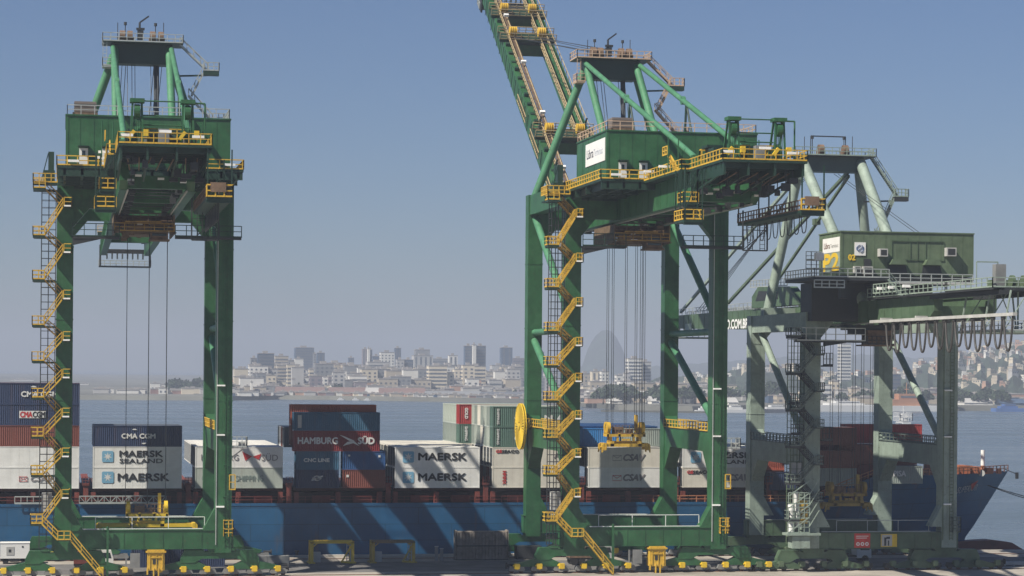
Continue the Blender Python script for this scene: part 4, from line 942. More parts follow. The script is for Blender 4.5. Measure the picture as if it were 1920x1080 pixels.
# ------------------------------------------------ containers
def cmat(n,c,**k): return mat('container_'+n,c,.5,var=.10,streak=k.get('st',.28),streakcol=k.get('sc',(.12,.06,.035)),scale=.5)
CM=dict(white=cmat('white',(.72,.72,.69),st=.16,sc=(.30,.24,.17)),cream=cmat('cream',(.64,.61,.53),st=.2,sc=(.3,.22,.15)),navy=cmat('navy',(.02,.035,.085)),blue=cmat('blue',(.02,.075,.20)),
 brown=cmat('brown',(.17,.05,.035)),red=cmat('red',(.30,.03,.03)),maroon=cmat('maroon',(.17,.018,.022)),orange=cmat('orange',(.38,.09,.05)),green=cmat('green',(.085,.15,.12)),
 teal=cmat('teal',(.25,.29,.26)),paleg=cmat('pale_green',(.38,.42,.37),st=.2),grey=cmat('grey',(.16,.18,.19)),steel=cmat('steel_blue',(.03,.10,.17)),bright=cmat('bright_blue',(.03,.17,.42)))
def cmesh(L,Hh,reefer):
    b=MB(); w=2.438; y0,y1=0,w
    # frame
    for x in(0,L-.16):
        for y in(0,w-.16): b.box(x,x+.16,y,y+.16,0,Hh)
    for y in(0,w-.12):
        b.box(.16,L-.16,y,y+.12,0,.16); b.box(.16,L-.16,y,y+.12,Hh-.1,Hh)
    for x in(0,L-.12):
        b.box(x,x+.12,.16,w-.16,0,.15); b.box(x,x+.12,.16,w-.16,Hh-.12,Hh)
    for x in(0,L-.2):
        for y in(-.006,w-.17):
            for z in(-.012,Hh-.1): b.box(x-.006,x+.2,y,y+.176,z,z+.112)
    b.box(.16,L-.16,.12,w-.12,Hh-.08,Hh-.03)
    b.box(.16,L-.16,.12,w-.12,.05,.1)
    if reefer:
        b.box(.16,L-.16,.03,w-.03,.16,Hh-.1)
        k=int((L-.3)/1.2)
        for i in range(1,k): x=L*i/k; b.box(x-.012,x+.012,.018,.03,.17,Hh-.11)
        b.box(.05,.12,.16,w-.16,.15,Hh-.12)
    else:
        p=.278; n=int((L-.32)/p); p=(L-.32)/n
        for y,dy in((.035,.036),(w-.035,-.036)):
            vs=[]; 
            for i in range(n):
                x=.16+i*p
                for f_,o in((0,0),(.25,0),(.5,1),(.75,1)): vs+=[(x+f_*p,y+o*dy,.16),(x+f_*p,y+o*dy,Hh-.1)]
            vs+=[(L-.16,y,.16),(L-.16,y,Hh-.1)]
            b.add(vs,[(2*i,2*i+2,2*i+3,2*i+1) for i in range(len(vs)//2-1)])
        b.box(L-.09,L-.05,.16,w-.16,.15,Hh-.12)
    me=b
    d=MB()  # end doors at the -x end
    d.box(.05,.09,.17,w/2-.01,.17,Hh-.14); d.box(.05,.09,w/2+.01,w-.17,.17,Hh-.14)
    for y in(.42,.86,w-.86,w-.42):
        d.tube((.02,y,.1),(.02,y,Hh-.1),.028,6)
        d.box(.0,.05,y-.12,y+.12,1.1,1.2)
    for z in(.6,1.3,2.0): d.box(.035,.05,.2,w-.2,z,z+.05)
    return b,d
_cm={}
def container(x,row,tierz,kind,col,label=None,group=None,cat='shipping container',doors=True,y=None,off=0):
    key=kind; L,Hh,rf={'d40':(12.192,2.591,0),'h40':(12.192,2.896,0),'r40':(12.192,2.896,1),'d20':(6.058,2.591,0),'h45':(14.0,2.896,0)}[kind]
    if key not in _cm:
        b,d=cmesh(L,Hh,rf); o=b.build('shipping_container',WHITE); od=d.build('door',WHITE); _cm[key]=(o.data,od.data); D.objects.remove(o); D.objects.remove(od)
    me,md=_cm[key]
    o=D.objects.new('shipping_container',me); COL.objects.link(o); o.location=(x,(YS+.35+row*2.5+off) if y is None else y,tierz)
    o.material_slots[0].link='OBJECT'; o.material_slots[0].material=CM[col]
    tag(o,label,cat,group)
    if doors:
        dd=D.objects.new('door',md); COL.objects.link(dd); dd.parent=o; dd.material_slots[0].link='OBJECT'; dd.material_slots[0].material=CM['grey' if rf else col]
    return o
NAVYT=mat('lettering_black',(.02,.02,.022),.6,var=.02); WT=mat('lettering_white',(.62,.62,.6),.6,var=.05); LB_=mat('panel_light_blue',(.17,.37,.52),.5,var=.05); REDT=mat('lettering_red',(.45,.03,.03),.6); GT=mat('lettering_green_grey',(.22,.28,.25)); GRT=mat('lettering_grey',(.22,.20,.20))
def letter(o,t,x,z,w,h,m=NAVYT,bold=.02,shear=0,name='lettering'):
    b=MB(); text(b,t,(x,-.025,z),(1,0,0),w,h,bold=bold,shear=shear); return b.build(name,m,o)
def starlogo(o,x,z,s):
    b=MB(); r=s*.12; pts=[]
    for cx,cz,a0 in((x+s-r,z+s-r,0),(x+r,z+s-r,90),(x+r,z+r,180),(x+s-r,z+r,270)):
        for k in range(4): a=math.radians(a0+k*30); pts.append((cx+r*math.cos(a),cz+r*math.sin(a)))
    b.prism(pts,'y',-.03,-.012); pn=b.build('logo_panel',LB_,o)
    b=MB(); pts=[]; cx,cz=x+s/2,z+s/2
    for k in range(14): a=math.pi/2+math.pi*k/7; rr=s*.40 if k%2==0 else s*.15; pts.append((cx+rr*math.cos(a),cz+rr*math.sin(a)))
    b.prism(pts,'y',-.045,-.031); b.build('logo_star',WT,pn)
def arc(b,cx,cz,r,a0,a1,w):
    for k in range(8):
        t=math.radians(a0+(a1-a0)*k/8); t2=math.radians(a0+(a1-a0)*(k+1)/8); ww=w*math.sin(math.pi*(k+.7)/8.6)+.03
        b.beam((cx+r*1.6*math.cos(t),-.03,cz+r*math.sin(t)),(cx+r*1.6*math.cos(t2),-.03,cz+r*math.sin(t2)),.02,ww)
Z0=9.375; T=2.896; X0=3.99; PB=14.04
def bx_(i): return X0+PB*i
front={}
def F(bay,tier,kind,col,label,z=None,row=0,dx=0):
    o=container(bx_(bay)+dx,row,Z0+tier*T if z is None else z,kind,col,label); front[(bay,tier)]=o; return o
# bay -1 (left edge)
o=F(-1,0,'r40','white','white reefer with small red envelope mark at the left edge, bottom of its stack'); letter(o,'CSAV',5.7,1.0,3.0,.75,bold=.01,shear=.3,m=GRT)
b=MB(); 
for p,q in(((4.1,1.0),(5.2,1.0)),((4.1,1.65),(5.2,1.65)),((4.1,1.0),(4.1,1.65)),((5.2,1.0),(5.2,1.65)),((4.1,1.65),(4.65,1.3)),((4.65,1.3),(5.2,1.65)),((4.1,1.0),(4.5,1.35)),((5.2,1.0),(4.8,1.35))): b.beam((p[0],-.02,p[1]),(q[0],-.02,q[1]),.02,.06)
b.build('envelope_mark',REDT,o)
F(-1,1,'r40','white','plain white reefer container under a rust brown one, at the left edge')
F(-1,2,'h40','brown','rust brown container between a white and a navy one, at the left edge')
o=F(-1,3,'h40','navy','navy container with a white lettered plate, second from top at the left edge'); b=MB(); b.box(4.05,7.6,-.02,-.005,1.0,2.0); b.build('white_plate',WT,o); letter(o,'CMA',4.2,1.12,1.6,.75,m=REDT,bold=.012); letter(o,'CGM',5.9,1.12,1.6,.75,m=NAVYT,bold=.012)
o=F(-1,4,'h40','navy','navy container with white letters and an arc, top of the stack at the left edge'); letter(o,'CMA CGM',4.3,1.05,4.9,.72,m=WT,bold=.012); b=MB(); arc(b,5.9,1.9,.55,110,60,.18); b.build('logo_arc',WT,o)
# bay 0
o=F(0,0,'r40','white','white reefer container lettered MAERSK, lowest box between the legs of the left crane'); starlogo(o,1.25,.75,1.6); letter(o,'MAERSK',3.45,1.05,7.0,1.0,bold=.012)
o=F(0,1,'r40','white','white reefer container lettered MAERSK SEALAND between the legs of the left crane'); starlogo(o,1.25,.75,1.55); letter(o,'MAERSK',3.65,1.5,5.9,.82,bold=.012); letter(o,'SEALAND',3.65,.62,5.9,.6,bold=.004)
o=F(0,2,'h40','navy','dark navy container with white letters and arcs, on two white boxes inside the left crane'); letter(o,'CMA CGM',3.9,1.15,4.6,.65,m=WT,bold=.012); b=MB(); arc(b,5.6,1.95,.45,110,60,.16); arc(b,6.9,.9,.45,-110,-60,.16); b.build('logo_arc',WT,o)
# bay 1
o=F(1,0,'r40','paleg','pale green reefer container lettered SHIPPING right of the left crane leg'); letter(o,'CHINA',.9,1.0,3.0,.8,m=GT,bold=0); letter(o,'SHIPPING',5.6,1.0,3.9,.8,m=GT,bold=.0)
o=F(1,1,'r40','white','white reefer container with HAMBURG SÜD and red pennants, right of the left crane'); letter(o,'HAMBURG',.8,1.0,5.2,.85,m=GRT,bold=0); letter(o,'SÜD',9.2,.95,2.3,1.05,m=GRT,bold=0)
b=MB(); b.prism([(6.5,2.25),(7.9,1.55),(6.95,.95)],'y',-.03,-.012); b.prism([(7.9,1.5),(9.2,1.95),(8.85,1.1)],'y',-.03,-.012); b.build('pennant_logo',REDT,o)
# bay 2 : four short boxes, three long ones above
o=F(2,0,'d20','navy','short navy container with a white oval mark under the CNC LINE one'); b=MB(); arc(b,3.0,1.4,.32,20,340,.1); b.beam((2.2,-.03,1.1),(3.8,-.03,1.7),.02,.18); b.beam((2.3,-.03,1.4),(3.6,-.03,1.4),.02,.14); b.build('oval_mark',WT,o)
o=container(bx_(2),0,Z0+2.591,'d20','steel','short blue container lettered CNC LINE in the lower middle stack'); letter(o,'CNC LINE',1.1,1.1,3.6,.5,m=WT,bold=.02)
o=container(bx_(2)+6.6,0,Z0,'d20','brown','short rust brown container under a short bright blue one'); b=MB(); b.cbox((.7,-.02,1.7),(.35,.03,.35)); b.build('placard',WT,o)
o=container(bx_(2)+6.6,0,Z0+2.591,'d20','blue','short bright blue container on a short rust brown one'); b=MB(); b.cbox((.9,-.02,2.0),(.3,.03,.25)); b.cbox((5.2,-.02,1.9),(.3,.03,.3)); b.build('placard',WT,o)
zz=Z0+2*2.591
o=container(bx_(2)-.35,0,zz,'h40','maroon','dark red container lettered HAMBURG SÜD on top of the short boxes'); letter(o,'HAMBURG',.6,1.05,5.6,.9,m=WT,bold=.01); letter(o,'SÜD',9.1,1.05,2.3,1.1,m=WT,bold=.01)
b=MB(); b.prism([(6.4,2.35),(7.2,2.1),(8.6,1.5),(7.9,1.45)],'y',-.03,-.012); b.prism([(6.9,.75),(7.6,1.35),(8.5,1.5),(9.3,.75),(8.4,1.15)],'y',-.03,-.012); b.build('pennant_logo',WT,o)
o=container(bx_(2)-.35,0,zz+T,'d40','steel','dull blue container above the dark red HAMBURG SÜD one'); b=MB(); b.box(.55,1.1,-.02,-.005,.4,2.2); b.build('pale_stripe',LGREY,o)
container(bx_(2)-.55,1,zz+T+.75,'h40','orange','orange red container whose top edge shows above the dull blue one')
container(bx_(2)-.55,1,zz+.75-0.0,'h40','brown','brown container hidden below the orange red one'); 
for r,c in((3,'grey'),(4,'brown'),(5,'white'),(6,'grey')): container(bx_(2)-1.0,r,zz+.3,'h40',c,'container of the back rows with its door end showing left of the dark red one','back row boxes by the dark red stack')
# bay 3
for t,lab in((0,'lower of two white MAERSK reefers right of the short blue and brown boxes'),(1,'upper of two white MAERSK reefers right of the short blue and brown boxes')):
    o=F(3,t,'r40','white',lab); starlogo(o,1.1,.7,1.6); letter(o,'MAERSK',3.35,1.05,6.9,1.0,bold=.012)
# bay 4
o=F(4,0,'r40','cream','cream reefer container with a red and black upright mark left of the yellow cable reel'); b=MB(); text(b,'HMMX',(1.5,-.025,2.4),(0,0,-1),1.9,.5,uz=(1,0,0),bold=.012); b.build('lettering',REDT,o); letter(o,'CSAV',9.5,1.0,2.4,.8,m=GRT,shear=.3)
o=F(4,1,'r40','cream','cream reefer container lettered GESEACO, below the green ones, left of the reel'); letter(o,'GE',.5,2.1,.85,.42,m=REDT,bold=.02); letter(o,'SEACO',1.4,2.1,2.4,.42,bold=.012); letter(o,'AV',9.0,1.4,1.6,.8,m=GRT,shear=.3)
for t,lab in((2,'green container with white letters behind the yellow cable reel, lower of two'),(3,'green container with white letters behind the yellow cable reel, upper of two')):
    o=F(4,t,'h40','green',lab); letter(o,'CHINA SHIPPING' if 0 else 'C H I N A',3.2,.9,7.2,.8,m=WT,bold=.02); b=MB(); text(b,'SHIPPING',(.6,-.025,2.6),(0,0,-1),2.2,.32,uz=(1,0,0),bold=.01); b.build('lettering',WT,o)
# bay 5
for t,lab in((0,'white reefer container lettered CSAV with a red envelope mark inside the middle crane'),(1,'white reefer container lettered CSAV just below the short yellow spreader')):
    o=F(5,t,'r40','cream' if t else 'white',lab); letter(o,'CSAV',5.2,1.0,3.2,.9,bold=.02,shear=.3,m=GRT)
    b=MB()
    for p,q in(((3.6,1.0),(4.9,1.0)),((3.6,1.75),(4.9,1.75)),((3.6,1.0),(3.6,1.75)),((4.9,1.0),(4.9,1.75)),((3.6,1.75),(4.25,1.35)),((4.25,1.35),(4.9,1.75))): b.beam((p[0],-.02,p[1]),(q[0],-.02,q[1]),.02,.07)
    b.build('envelope_mark',REDT if t==0 else GRT,o)
container(bx_(5)-.2,2,Z0+2*T,'d20','bright','short bright blue container behind the right side of the staircase of the middle crane')
container(bx_(5)+6.1,2,Z0+2*T,'d20','teal','short grey green container behind the short yellow spreader')
# bay 6
o=F(6,0,'r40','cream','cream reefer container lettered GESEACO between the right legs of the middle crane'); letter(o,'GE',.7,2.0,.9,.45,m=REDT,bold=.02); letter(o,'SEACO',1.6,2.0,2.6,.45,bold=.012); letter(o,'CSAV',6.9,1.0,3.2,.9,m=GRT,shear=.3)
o=F(6,1,'r40','white','white reefer container lettered MAERSK SEALAND right of the middle crane'); starlogo(o,1.2,.7,1.55); letter(o,'MAERSK',4.0,1.4,6.4,.8,bold=.012); letter(o,'SEALAND',4.0,.55,6.4,.55,bold=.01)
# bay 7 (shaded, behind the pale crane)
container(101.4,0,Z0-.4,'d20','navy','short navy container in the shade behind the pale crane')
container(99.2,2,Z0+T-.6,'d20','orange','orange container in the shade behind the left legs of the pale crane')
container(99.2,2,Z0-.3,'d20','brown','brown container in the shade under the orange one','shaded boxes behind the pale crane')
# bay 8
container(108.7,0,Z0+.2,'d20','teal','short grey green container in stripes of shade between the legs of the pale crane')
container(108.7,0,Z0+.2+2.6,'d20','brown','short rust brown container in stripes of shade, on the grey green one')
for t,c in((0,'brown'),(1,'grey')): container(108.7,t,Z0+6.2,'d20',c,'dark container of the topmost row between the legs of the pale crane','top row boxes by the pale crane')
container(108.7,3,Z0+3.2,'h40','maroon','dark red container below the topmost dark ones by the pale crane')
container(115.6,3,Z0+6.2,'h40','red','red container on top of the foremost stack, partly lit')
container(112.9,1,Z0+3.25,'h40','brown','brown container directly below the topmost red one by the bow')
container(112.9,1,Z0+.3,'h40','maroon','dark red container at the bottom of the foremost tall stack')
o=container(119.0,0,Z0+.5,'d20','teal','short grey blue container with white letters at the bow end of the deck cargo'); letter(o,'PISA',1.5,1.1,1.9,.8,m=WT,bold=.01)
# back rows
def back(bay,rows_,tiers,cols,kind,lab,grp,dx=lambda r:0):
    for r in rows_:
        for t in tiers: container(bx_(bay)+dx(r),r,Z0+t*T,kind,cols[(r*3+t*5)%len(cols)],lab,grp)
back(-1,range(1,5),(4,),['navy','brown'],'h40','container in the back rows behind the tall stack at the left edge','back row boxes at the left edge')
back(0,range(1,4),(2,),['navy','grey'],'h40','container behind the dark navy lettered one inside the left crane','back row boxes inside the left crane')
back(1,range(1,12),(1,),['white','cream'],'r40','white reefer of the level rows behind the HAMBURG SÜD one','white back row boxes by the left crane')
back(1,range(1,3),(0,),['white','cream'],'r40','white reefer of the level rows behind the HAMBURG SÜD one','white back row boxes by the left crane')
back(3,range(1,12),(1,),['white','white','cream'],'r40','white reefer of the level rows behind the two MAERSK boxes','white back row boxes behind the two lettered white ones')
back(3,range(1,7),(0,),['white','brown','cream'],'r40','reefer of the bottom row behind the two MAERSK boxes','bottom back row boxes behind the two lettered white ones')
back(4,range(1,7),(1,),['white','cream'],'r40','white reefer below the green boxes with its end showing','white back row boxes below the green ones')
back(4,range(1,7),(0,),['grey','brown'],'h40','dark container of the bottom row left of the yellow reel','dark bottom boxes left of the reel')
back(4,range(1,7),(2,3),['teal','paleg','teal','cream'],'h40','grey green container of the upper rows with its doors showing left of the green ones','upper back row boxes left of the green ones')
back(4,range(8,13),(2,3),['paleg','teal','paleg'],'h40','pale green container of the farthest rows with its doors showing','farthest upper boxes left of the green ones',dx=lambda r:-1.9)
back(4,range(8,13),(1,),['cream','white'],'r40','white reefer of the farthest rows below the pale green ones','white farthest boxes',dx=lambda r:-1.9)
o=container(bx_(4)-1.9,7,Z0+3*T,'h40','red','red container standing out left of the grey green door ends'); b=MB(); text(b,'GOLD',(.9,-.025,2.4),(0,0,-1),1.6,.45,uz=(1,0,0),bold=.02); b.build('lettering',WT,o)
o=container(bx_(4)-1.9,7,Z0+2*T,'h40','green','dark green container below the red one left of the door ends'); b=MB(); text(b,'HANJIN' if 0 else 'SHIPPING',(.9,-.025,2.5),(0,0,-1),2.1,.4,uz=(1,0,0),bold=.01); b.build('lettering',WT,o)
container(bx_(4)-1.9,7,Z0+T,'r40','cream','cream reefer below the dark green one left of the door ends')
back(5,range(1,7),(1,),['cream','white'],'r40','white reefer behind the two CSAV boxes inside the middle crane','back row boxes inside the middle crane')
back(5,range(3,10),(2,),['teal','blue','grey'],'h40','container of the top level behind the short yellow spreader','top level boxes behind the short spreader')
back(6,range(1,9),(1,),['white','teal'],'r40','pale container behind the right legs of the middle crane','back row boxes right of the middle crane')
back(7,range(4,9),(1,),['grey','teal'],'h40','dim container of the back rows behind the pale crane','back row boxes behind the pale crane')

# ------------------------------------------------ things on the quay
def sframe(x,label,m,mb_):
    t=empty('spreader_stand',(x,YL+18,0)); tag(t,label,'spreader stand','yellow spreader stands on the quay')
    for sx in(-1,1):
        b=MB(); xx=sx*2.75
        for y in(-1.1,1.1):
            b.box(xx-.2,xx+.2,y-.2,y+.2,0,2.9); b.beam((xx-sx*.1,y,2.2),(xx-sx*.9,y,2.85),.12)
        b.box(xx-.15,xx+.15,-1,1,2.5,2.8); b.box(xx-.45,xx+.45,-1.4,1.4,0,.18); b.beam((xx,-1,.3),(xx,1,2.5),.12)
        if sx>0: b.beam((xx+.1,-1.3,0.1),(xx-1.6,-1.3,.25),.25); b.beam((xx-1.5,-1.3,.2),(xx-.2,-1.3,2.4),.2)
        b.build('leg_frame',m,t)
    b=MB(); b.box(-2.95,2.95,-1.3,-.95,2.7,3.0); b.box(-2.95,2.95,.95,1.3,2.7,3.0); b.box(-.3,.3,-1,1,2.72,2.95); b.build('top_beam',mb_,t)
    b=MB(); b.ladder((2.2,-1.2,0),(2.2,-1.2,2.6),(.5,0,0),.05,.4); b.box(-2.4,-1.5,-.6,.4,.1,1.5); b.build('ladder',LGREY,t)
    return t
sframe(35.6,'bright yellow open frame stand on the quay right of the left crane',YEL2,YEL2)
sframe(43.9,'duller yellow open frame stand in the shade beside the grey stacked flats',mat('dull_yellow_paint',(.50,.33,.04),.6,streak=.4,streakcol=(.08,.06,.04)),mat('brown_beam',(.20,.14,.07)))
t=empty('flat_rack_stack',(56.7,YL+21,0)); tag(t,'stack of grey brown slatted flats on the quay left of the middle crane','flat rack')
b=MB()
for i in range(16): x=-3.45+i*.46; b.box(x-.16,x+.16,-.62 if i%3 else -.7,-.5,.1,3.9)
b.box(-3.6,3.6,-.5,.8,0,3.95); b.box(-3.7,-3.5,-.7,.9,0,4.1); b.box(3.5,3.7,-.7,.9,0,4.1); b.build('slatted_panels',mat('weathered_steel',(.23,.195,.16),.8,var=.35,scale=1.5,streak=.5,streakcol=(.3,.28,.25)),t)
b=MB(); b.box(-3.7,3.7,-.75,.85,0,.12); b.box(-3.6,3.6,-.72,-.6,1.9,2.05); b.build('bottom_rail',DARK,t)
for x,lab in((50.3,'left of two slim grey posts left of the slatted flats'),(51.0,'right of two slim grey posts left of the slatted flats')):
    t=empty('quay_post',(x,YL+20,0)); tag(t,lab,'post','slim posts on the quay'); b=MB(); b.box(-.22,.22,-.15,.15,0,1.9 if x<50.6 else 1.6); b.build('post_body',GREY,t); b=MB(); b.box(-.26,.26,-.19,.19,1.9 if x<50.6 else 1.6,2.0 if x<50.6 else 1.7); b.build('cap',LGREY,t)
t=empty('generator_unit',(-6.2,YL+21,0)); tag(t,'white generator unit on wheels at the left edge of the quay','generator')
b=MB(); b.box(-1.9,1.9,-1.1,1.1,.75,2.75); b.box(-1.95,1.95,-1.15,1.15,2.75,2.83); bd=b.build('body',WHITE,t)
b=MB(); b.box(-1.1,-.1,-1.14,-1.1,1.2,2.3); b.build('door',LGREY,bd); b=MB(); b.box(-.8,-.5,-1.17,-1.14,1.6,1.95); b.box(.9,1.1,-1.14,-1.1,2.2,2.4); b.build('vent',DARK,bd)
b=MB(); b.box(-1.9,1.9,-1,1,.4,.75); b.build('chassis',DARK,t)
for x in(-1.2,1.2):
    for y in(-1,.8):
        b=MB(); b.tube((x,y,.4),(x,y+.2,.4),.4,14); b.build('wheel',BLACK,t,smooth=True)
# lorry and box under the cranes
def lorry(x,y,label,cabm,boxm,rz=0,L=5):
    t=empty('lorry',(x,y,0),rz); tag(t,label,'lorry','lorries passing under the cranes')
    b=MB(); b.box(-L/2,L/2,-1.1,1.1,.75,.98); b.build('chassis',DARK,t)
    b=MB(); b.prism([(L/2-.1,.6),(L/2+2,.6),(L/2+2,1.6),(L/2+1.7,2.7),(L/2-.1,2.8)],'y',-1.15,1.15); c=b.build('cab',cabm,t)
    b=MB(); b.prism([(L/2+.4,1.7),(L/2+1.75,1.7),(L/2+1.55,2.4),(L/2+.4,2.4)],'y',-1.17,1.17); b.build('window',GLASS,c)
    if boxm: b=MB(); b.box(-L/2,L/2-.4,-1.2,1.2,1.0,2.5); b.build('cargo_body',boxm,t)
    for xx in(-L/2+.6,-L/2+1.7,L/2+1.1):
        for yy in(-1.15,.85): b=MB(); b.tube((xx,yy,.5),(xx,yy+.3,.5),.5,16); b.build('wheel',BLACK,t,smooth=True)
lorry(2.9,YL+9,'white and red lorry half hidden under the left crane by its stairs',WHITE,RO1,L=3)
lorry(69,YL+12,'grey lorry with brown body in the shade under the middle crane',LGREY,BROWNM,L=4)
lorry(106,YL+13,'white lorry in the shade below the sill beam of the pale crane',WHITE,None,L=4)
o=container(8.8,0,0,'d40','navy','dark blue container on the quay behind the yellow cabinet of the left crane',y=YL+13)
for i in range(8):
    x=-12+i*22; 
    if i==3: x+=5
    t=MB(); t.tube((0,0,.2),(0,0,.65),.22,12,.18); t.tube((0,0,.65),(0,0,.85),.32,12); o=t.build('mooring_bollard',DARK,None,smooth=True); o.location=(x,318.6,0); tag(o,'black mooring bollard on the pale quay edge','bollard','mooring bollards along the quay edge')
random.seed(3)
for (x,y,w,d,h_,m,lab) in((27.5,YL+17,4.6,1.6,1.1,GREY,'grey low crate on the quay right of the base of the left crane'),(63.5,YL+22,3.5,2,1.8,DARK,'dark low crate on the quay beside the slatted flats'),(128.5,YL+5,4.2,1.2,.5,LGREY,'pale flat slab on the quay beside the right base of the pale crane')):
    t=MB(); t.box(-w/2,w/2,-d/2,d/2,.12,h_); 
    for k in range(4): t.box(-w/2+k*w/3.2,-w/2+k*w/3.2+.2,-d/2-.03,d/2+.03,0,h_+.03)
    o=t.build('crate',m); o.location=(x,y,0); tag(o,lab,'crate')
# ------------------------------------------------ far shore, hills, city
def fm(n,c,rough=.8,var=.2): return mat('far_'+n,c,rough,var=var,scale=.03)
LAND=mat('far_ground',(.13,.13,.11),.95,var=.4,scale=.004); WOOD=mat('wooded_hill',(.035,.055,.035),.95,var=.5,scale=.02)
shore=[(-60,748),(60,748),(150,749.5),(300,750.5),(430,751),(520,749),(620,750),(800,753),(985,756),(1085,762),(1160,769),(1300,772),(1420,769),(1560,769),(1700,770),(1960,770.5)]
sp=[atZ(x,y,-2.6) for x,y in shore]
b=MB(); n=len(sp)
vs=[(p.x,p.y,-2.6) for p in sp]+[(p.x,p.y+3,1.2) for p in sp]+[(p.x*3.4,p.y*3.4,1.2) for p in sp]
b.add(vs,[(i,i+1,n+i+1,n+i) for i in range(n-1)]+[(n+i,n+i+1,2*n+i+1,2*n+i) for i in range(n-1)])
tag(b.build('far_shore',LAND),kind='structure')
def ridge(name,pts,Y0,Y1,m,rough=8,seed=1,base=700,kind='structure',lab=None):
    # pts: pixel profile of the crest at distance Y1; slopes forward to Y0
    rr=random.Random(seed); b=MB(); N=len(pts); prof=[]
    for (x,y),(x2,y2) in zip(pts,pts[1:]):
        k=max(1,int(abs(x2-x)/9))
        for i in range(k): prof.append((x+(x2-x)*i/k,y+(y2-y)*i/k))
    prof.append(pts[-1]); M=10; rows=[]
    for (x,y) in prof:
        c=atY(x,y,Y1); hh=c.z-1; ray_=c.x/Y1; row=[]
        for j in range(M+1):
            t=j/M; yy=Y0+(Y1-Y0)*t; zz=1+hh*math.sin(t*math.pi/2)**1.2+(rr.uniform(-1,1)*rough*t*(1-t)*2 if 0<j<M else rr.uniform(-.3,.3)*rough*.25*(j==M))
            row.append((ray_*yy,yy,max(1 if j else .5,zz)))
        row.append((ray_*(Y1+(Y1-Y0)*.6),Y1+(Y1-Y0)*.6,.5)); rows.append(row)
    K=M+2
    for r_ in rows: b.v+=r_
    b.f=[(i*K+j,(i+1)*K+j,(i+1)*K+j+1,i*K+j+1) for i in range(len(rows)-1) for j in range(K-1)]
    o=b.build(name,m,smooth=True); tag(o,lab,kind='structure'); 
    def hgt(x_px,t): 
        k=min(range(len(prof)),key=lambda i:abs(prof[i][0]-x_px)); r_=rows[k]; j=min(M-1,int(t*M)); f=t*M-j
        a=Vector(r_[j]);c=Vector(r_[j+1]); return a.lerp(c,f)
    return hgt
# far dome mountain and faint ranges
ridge('mountain',[(1082,702),(1090,690),(1096,672),(1102,655),(1108,643),(1117,629),(1128,620),(1138,618),(1147,622),(1156,633),(1164,648),(1170,662),(1176,680),(1183,700)],5700,6200,WOOD,rough=8,seed=2)
ridge('far_hills',[(960,700),(1000,688),(1040,683),(1080,686),(1200,690),(1260,686),(1330,680),(1400,676),(1480,668),(1560,664),(1640,666),(1720,672),(1800,668),(1880,655),(1980,650)],6000,6900,WOOD,rough=22,seed=3)
ridge('far_hills',[(-40,728),(60,724),(140,722),(200,730),(260,738)],3200,3800,WOOD,rough=5,seed=5)
ridge('wooded_headland',[(285,748),(310,738),(335,727),(355,717),(378,712),(400,714),(440,722),(480,735)],2350,2700,WOOD,rough=5,seed=6)
hA=ridge('hillside',[(1085,735),(1130,728),(1180,722),(1240,708),(1300,706),(1350,700),(1400,692),(1440,686),(1480,692),(1540,700),(1600,702),(1640,694),(1680,690)],1750,2900,WOOD,rough=12,seed=7)
hB=ridge('hillside',[(1640,716),(1670,706),(1720,690),(1760,679),(1800,667),(1850,660),(1900,650),(1960,642),(2050,640)],1800,2700,WOOD,rough=14,seed=8)
hC=ridge('hillside',[(740,722),(790,712),(812,702),(830,700),(850,706),(900,716),(960,724)],2400,2800,WOOD,rough=6,seed=9)
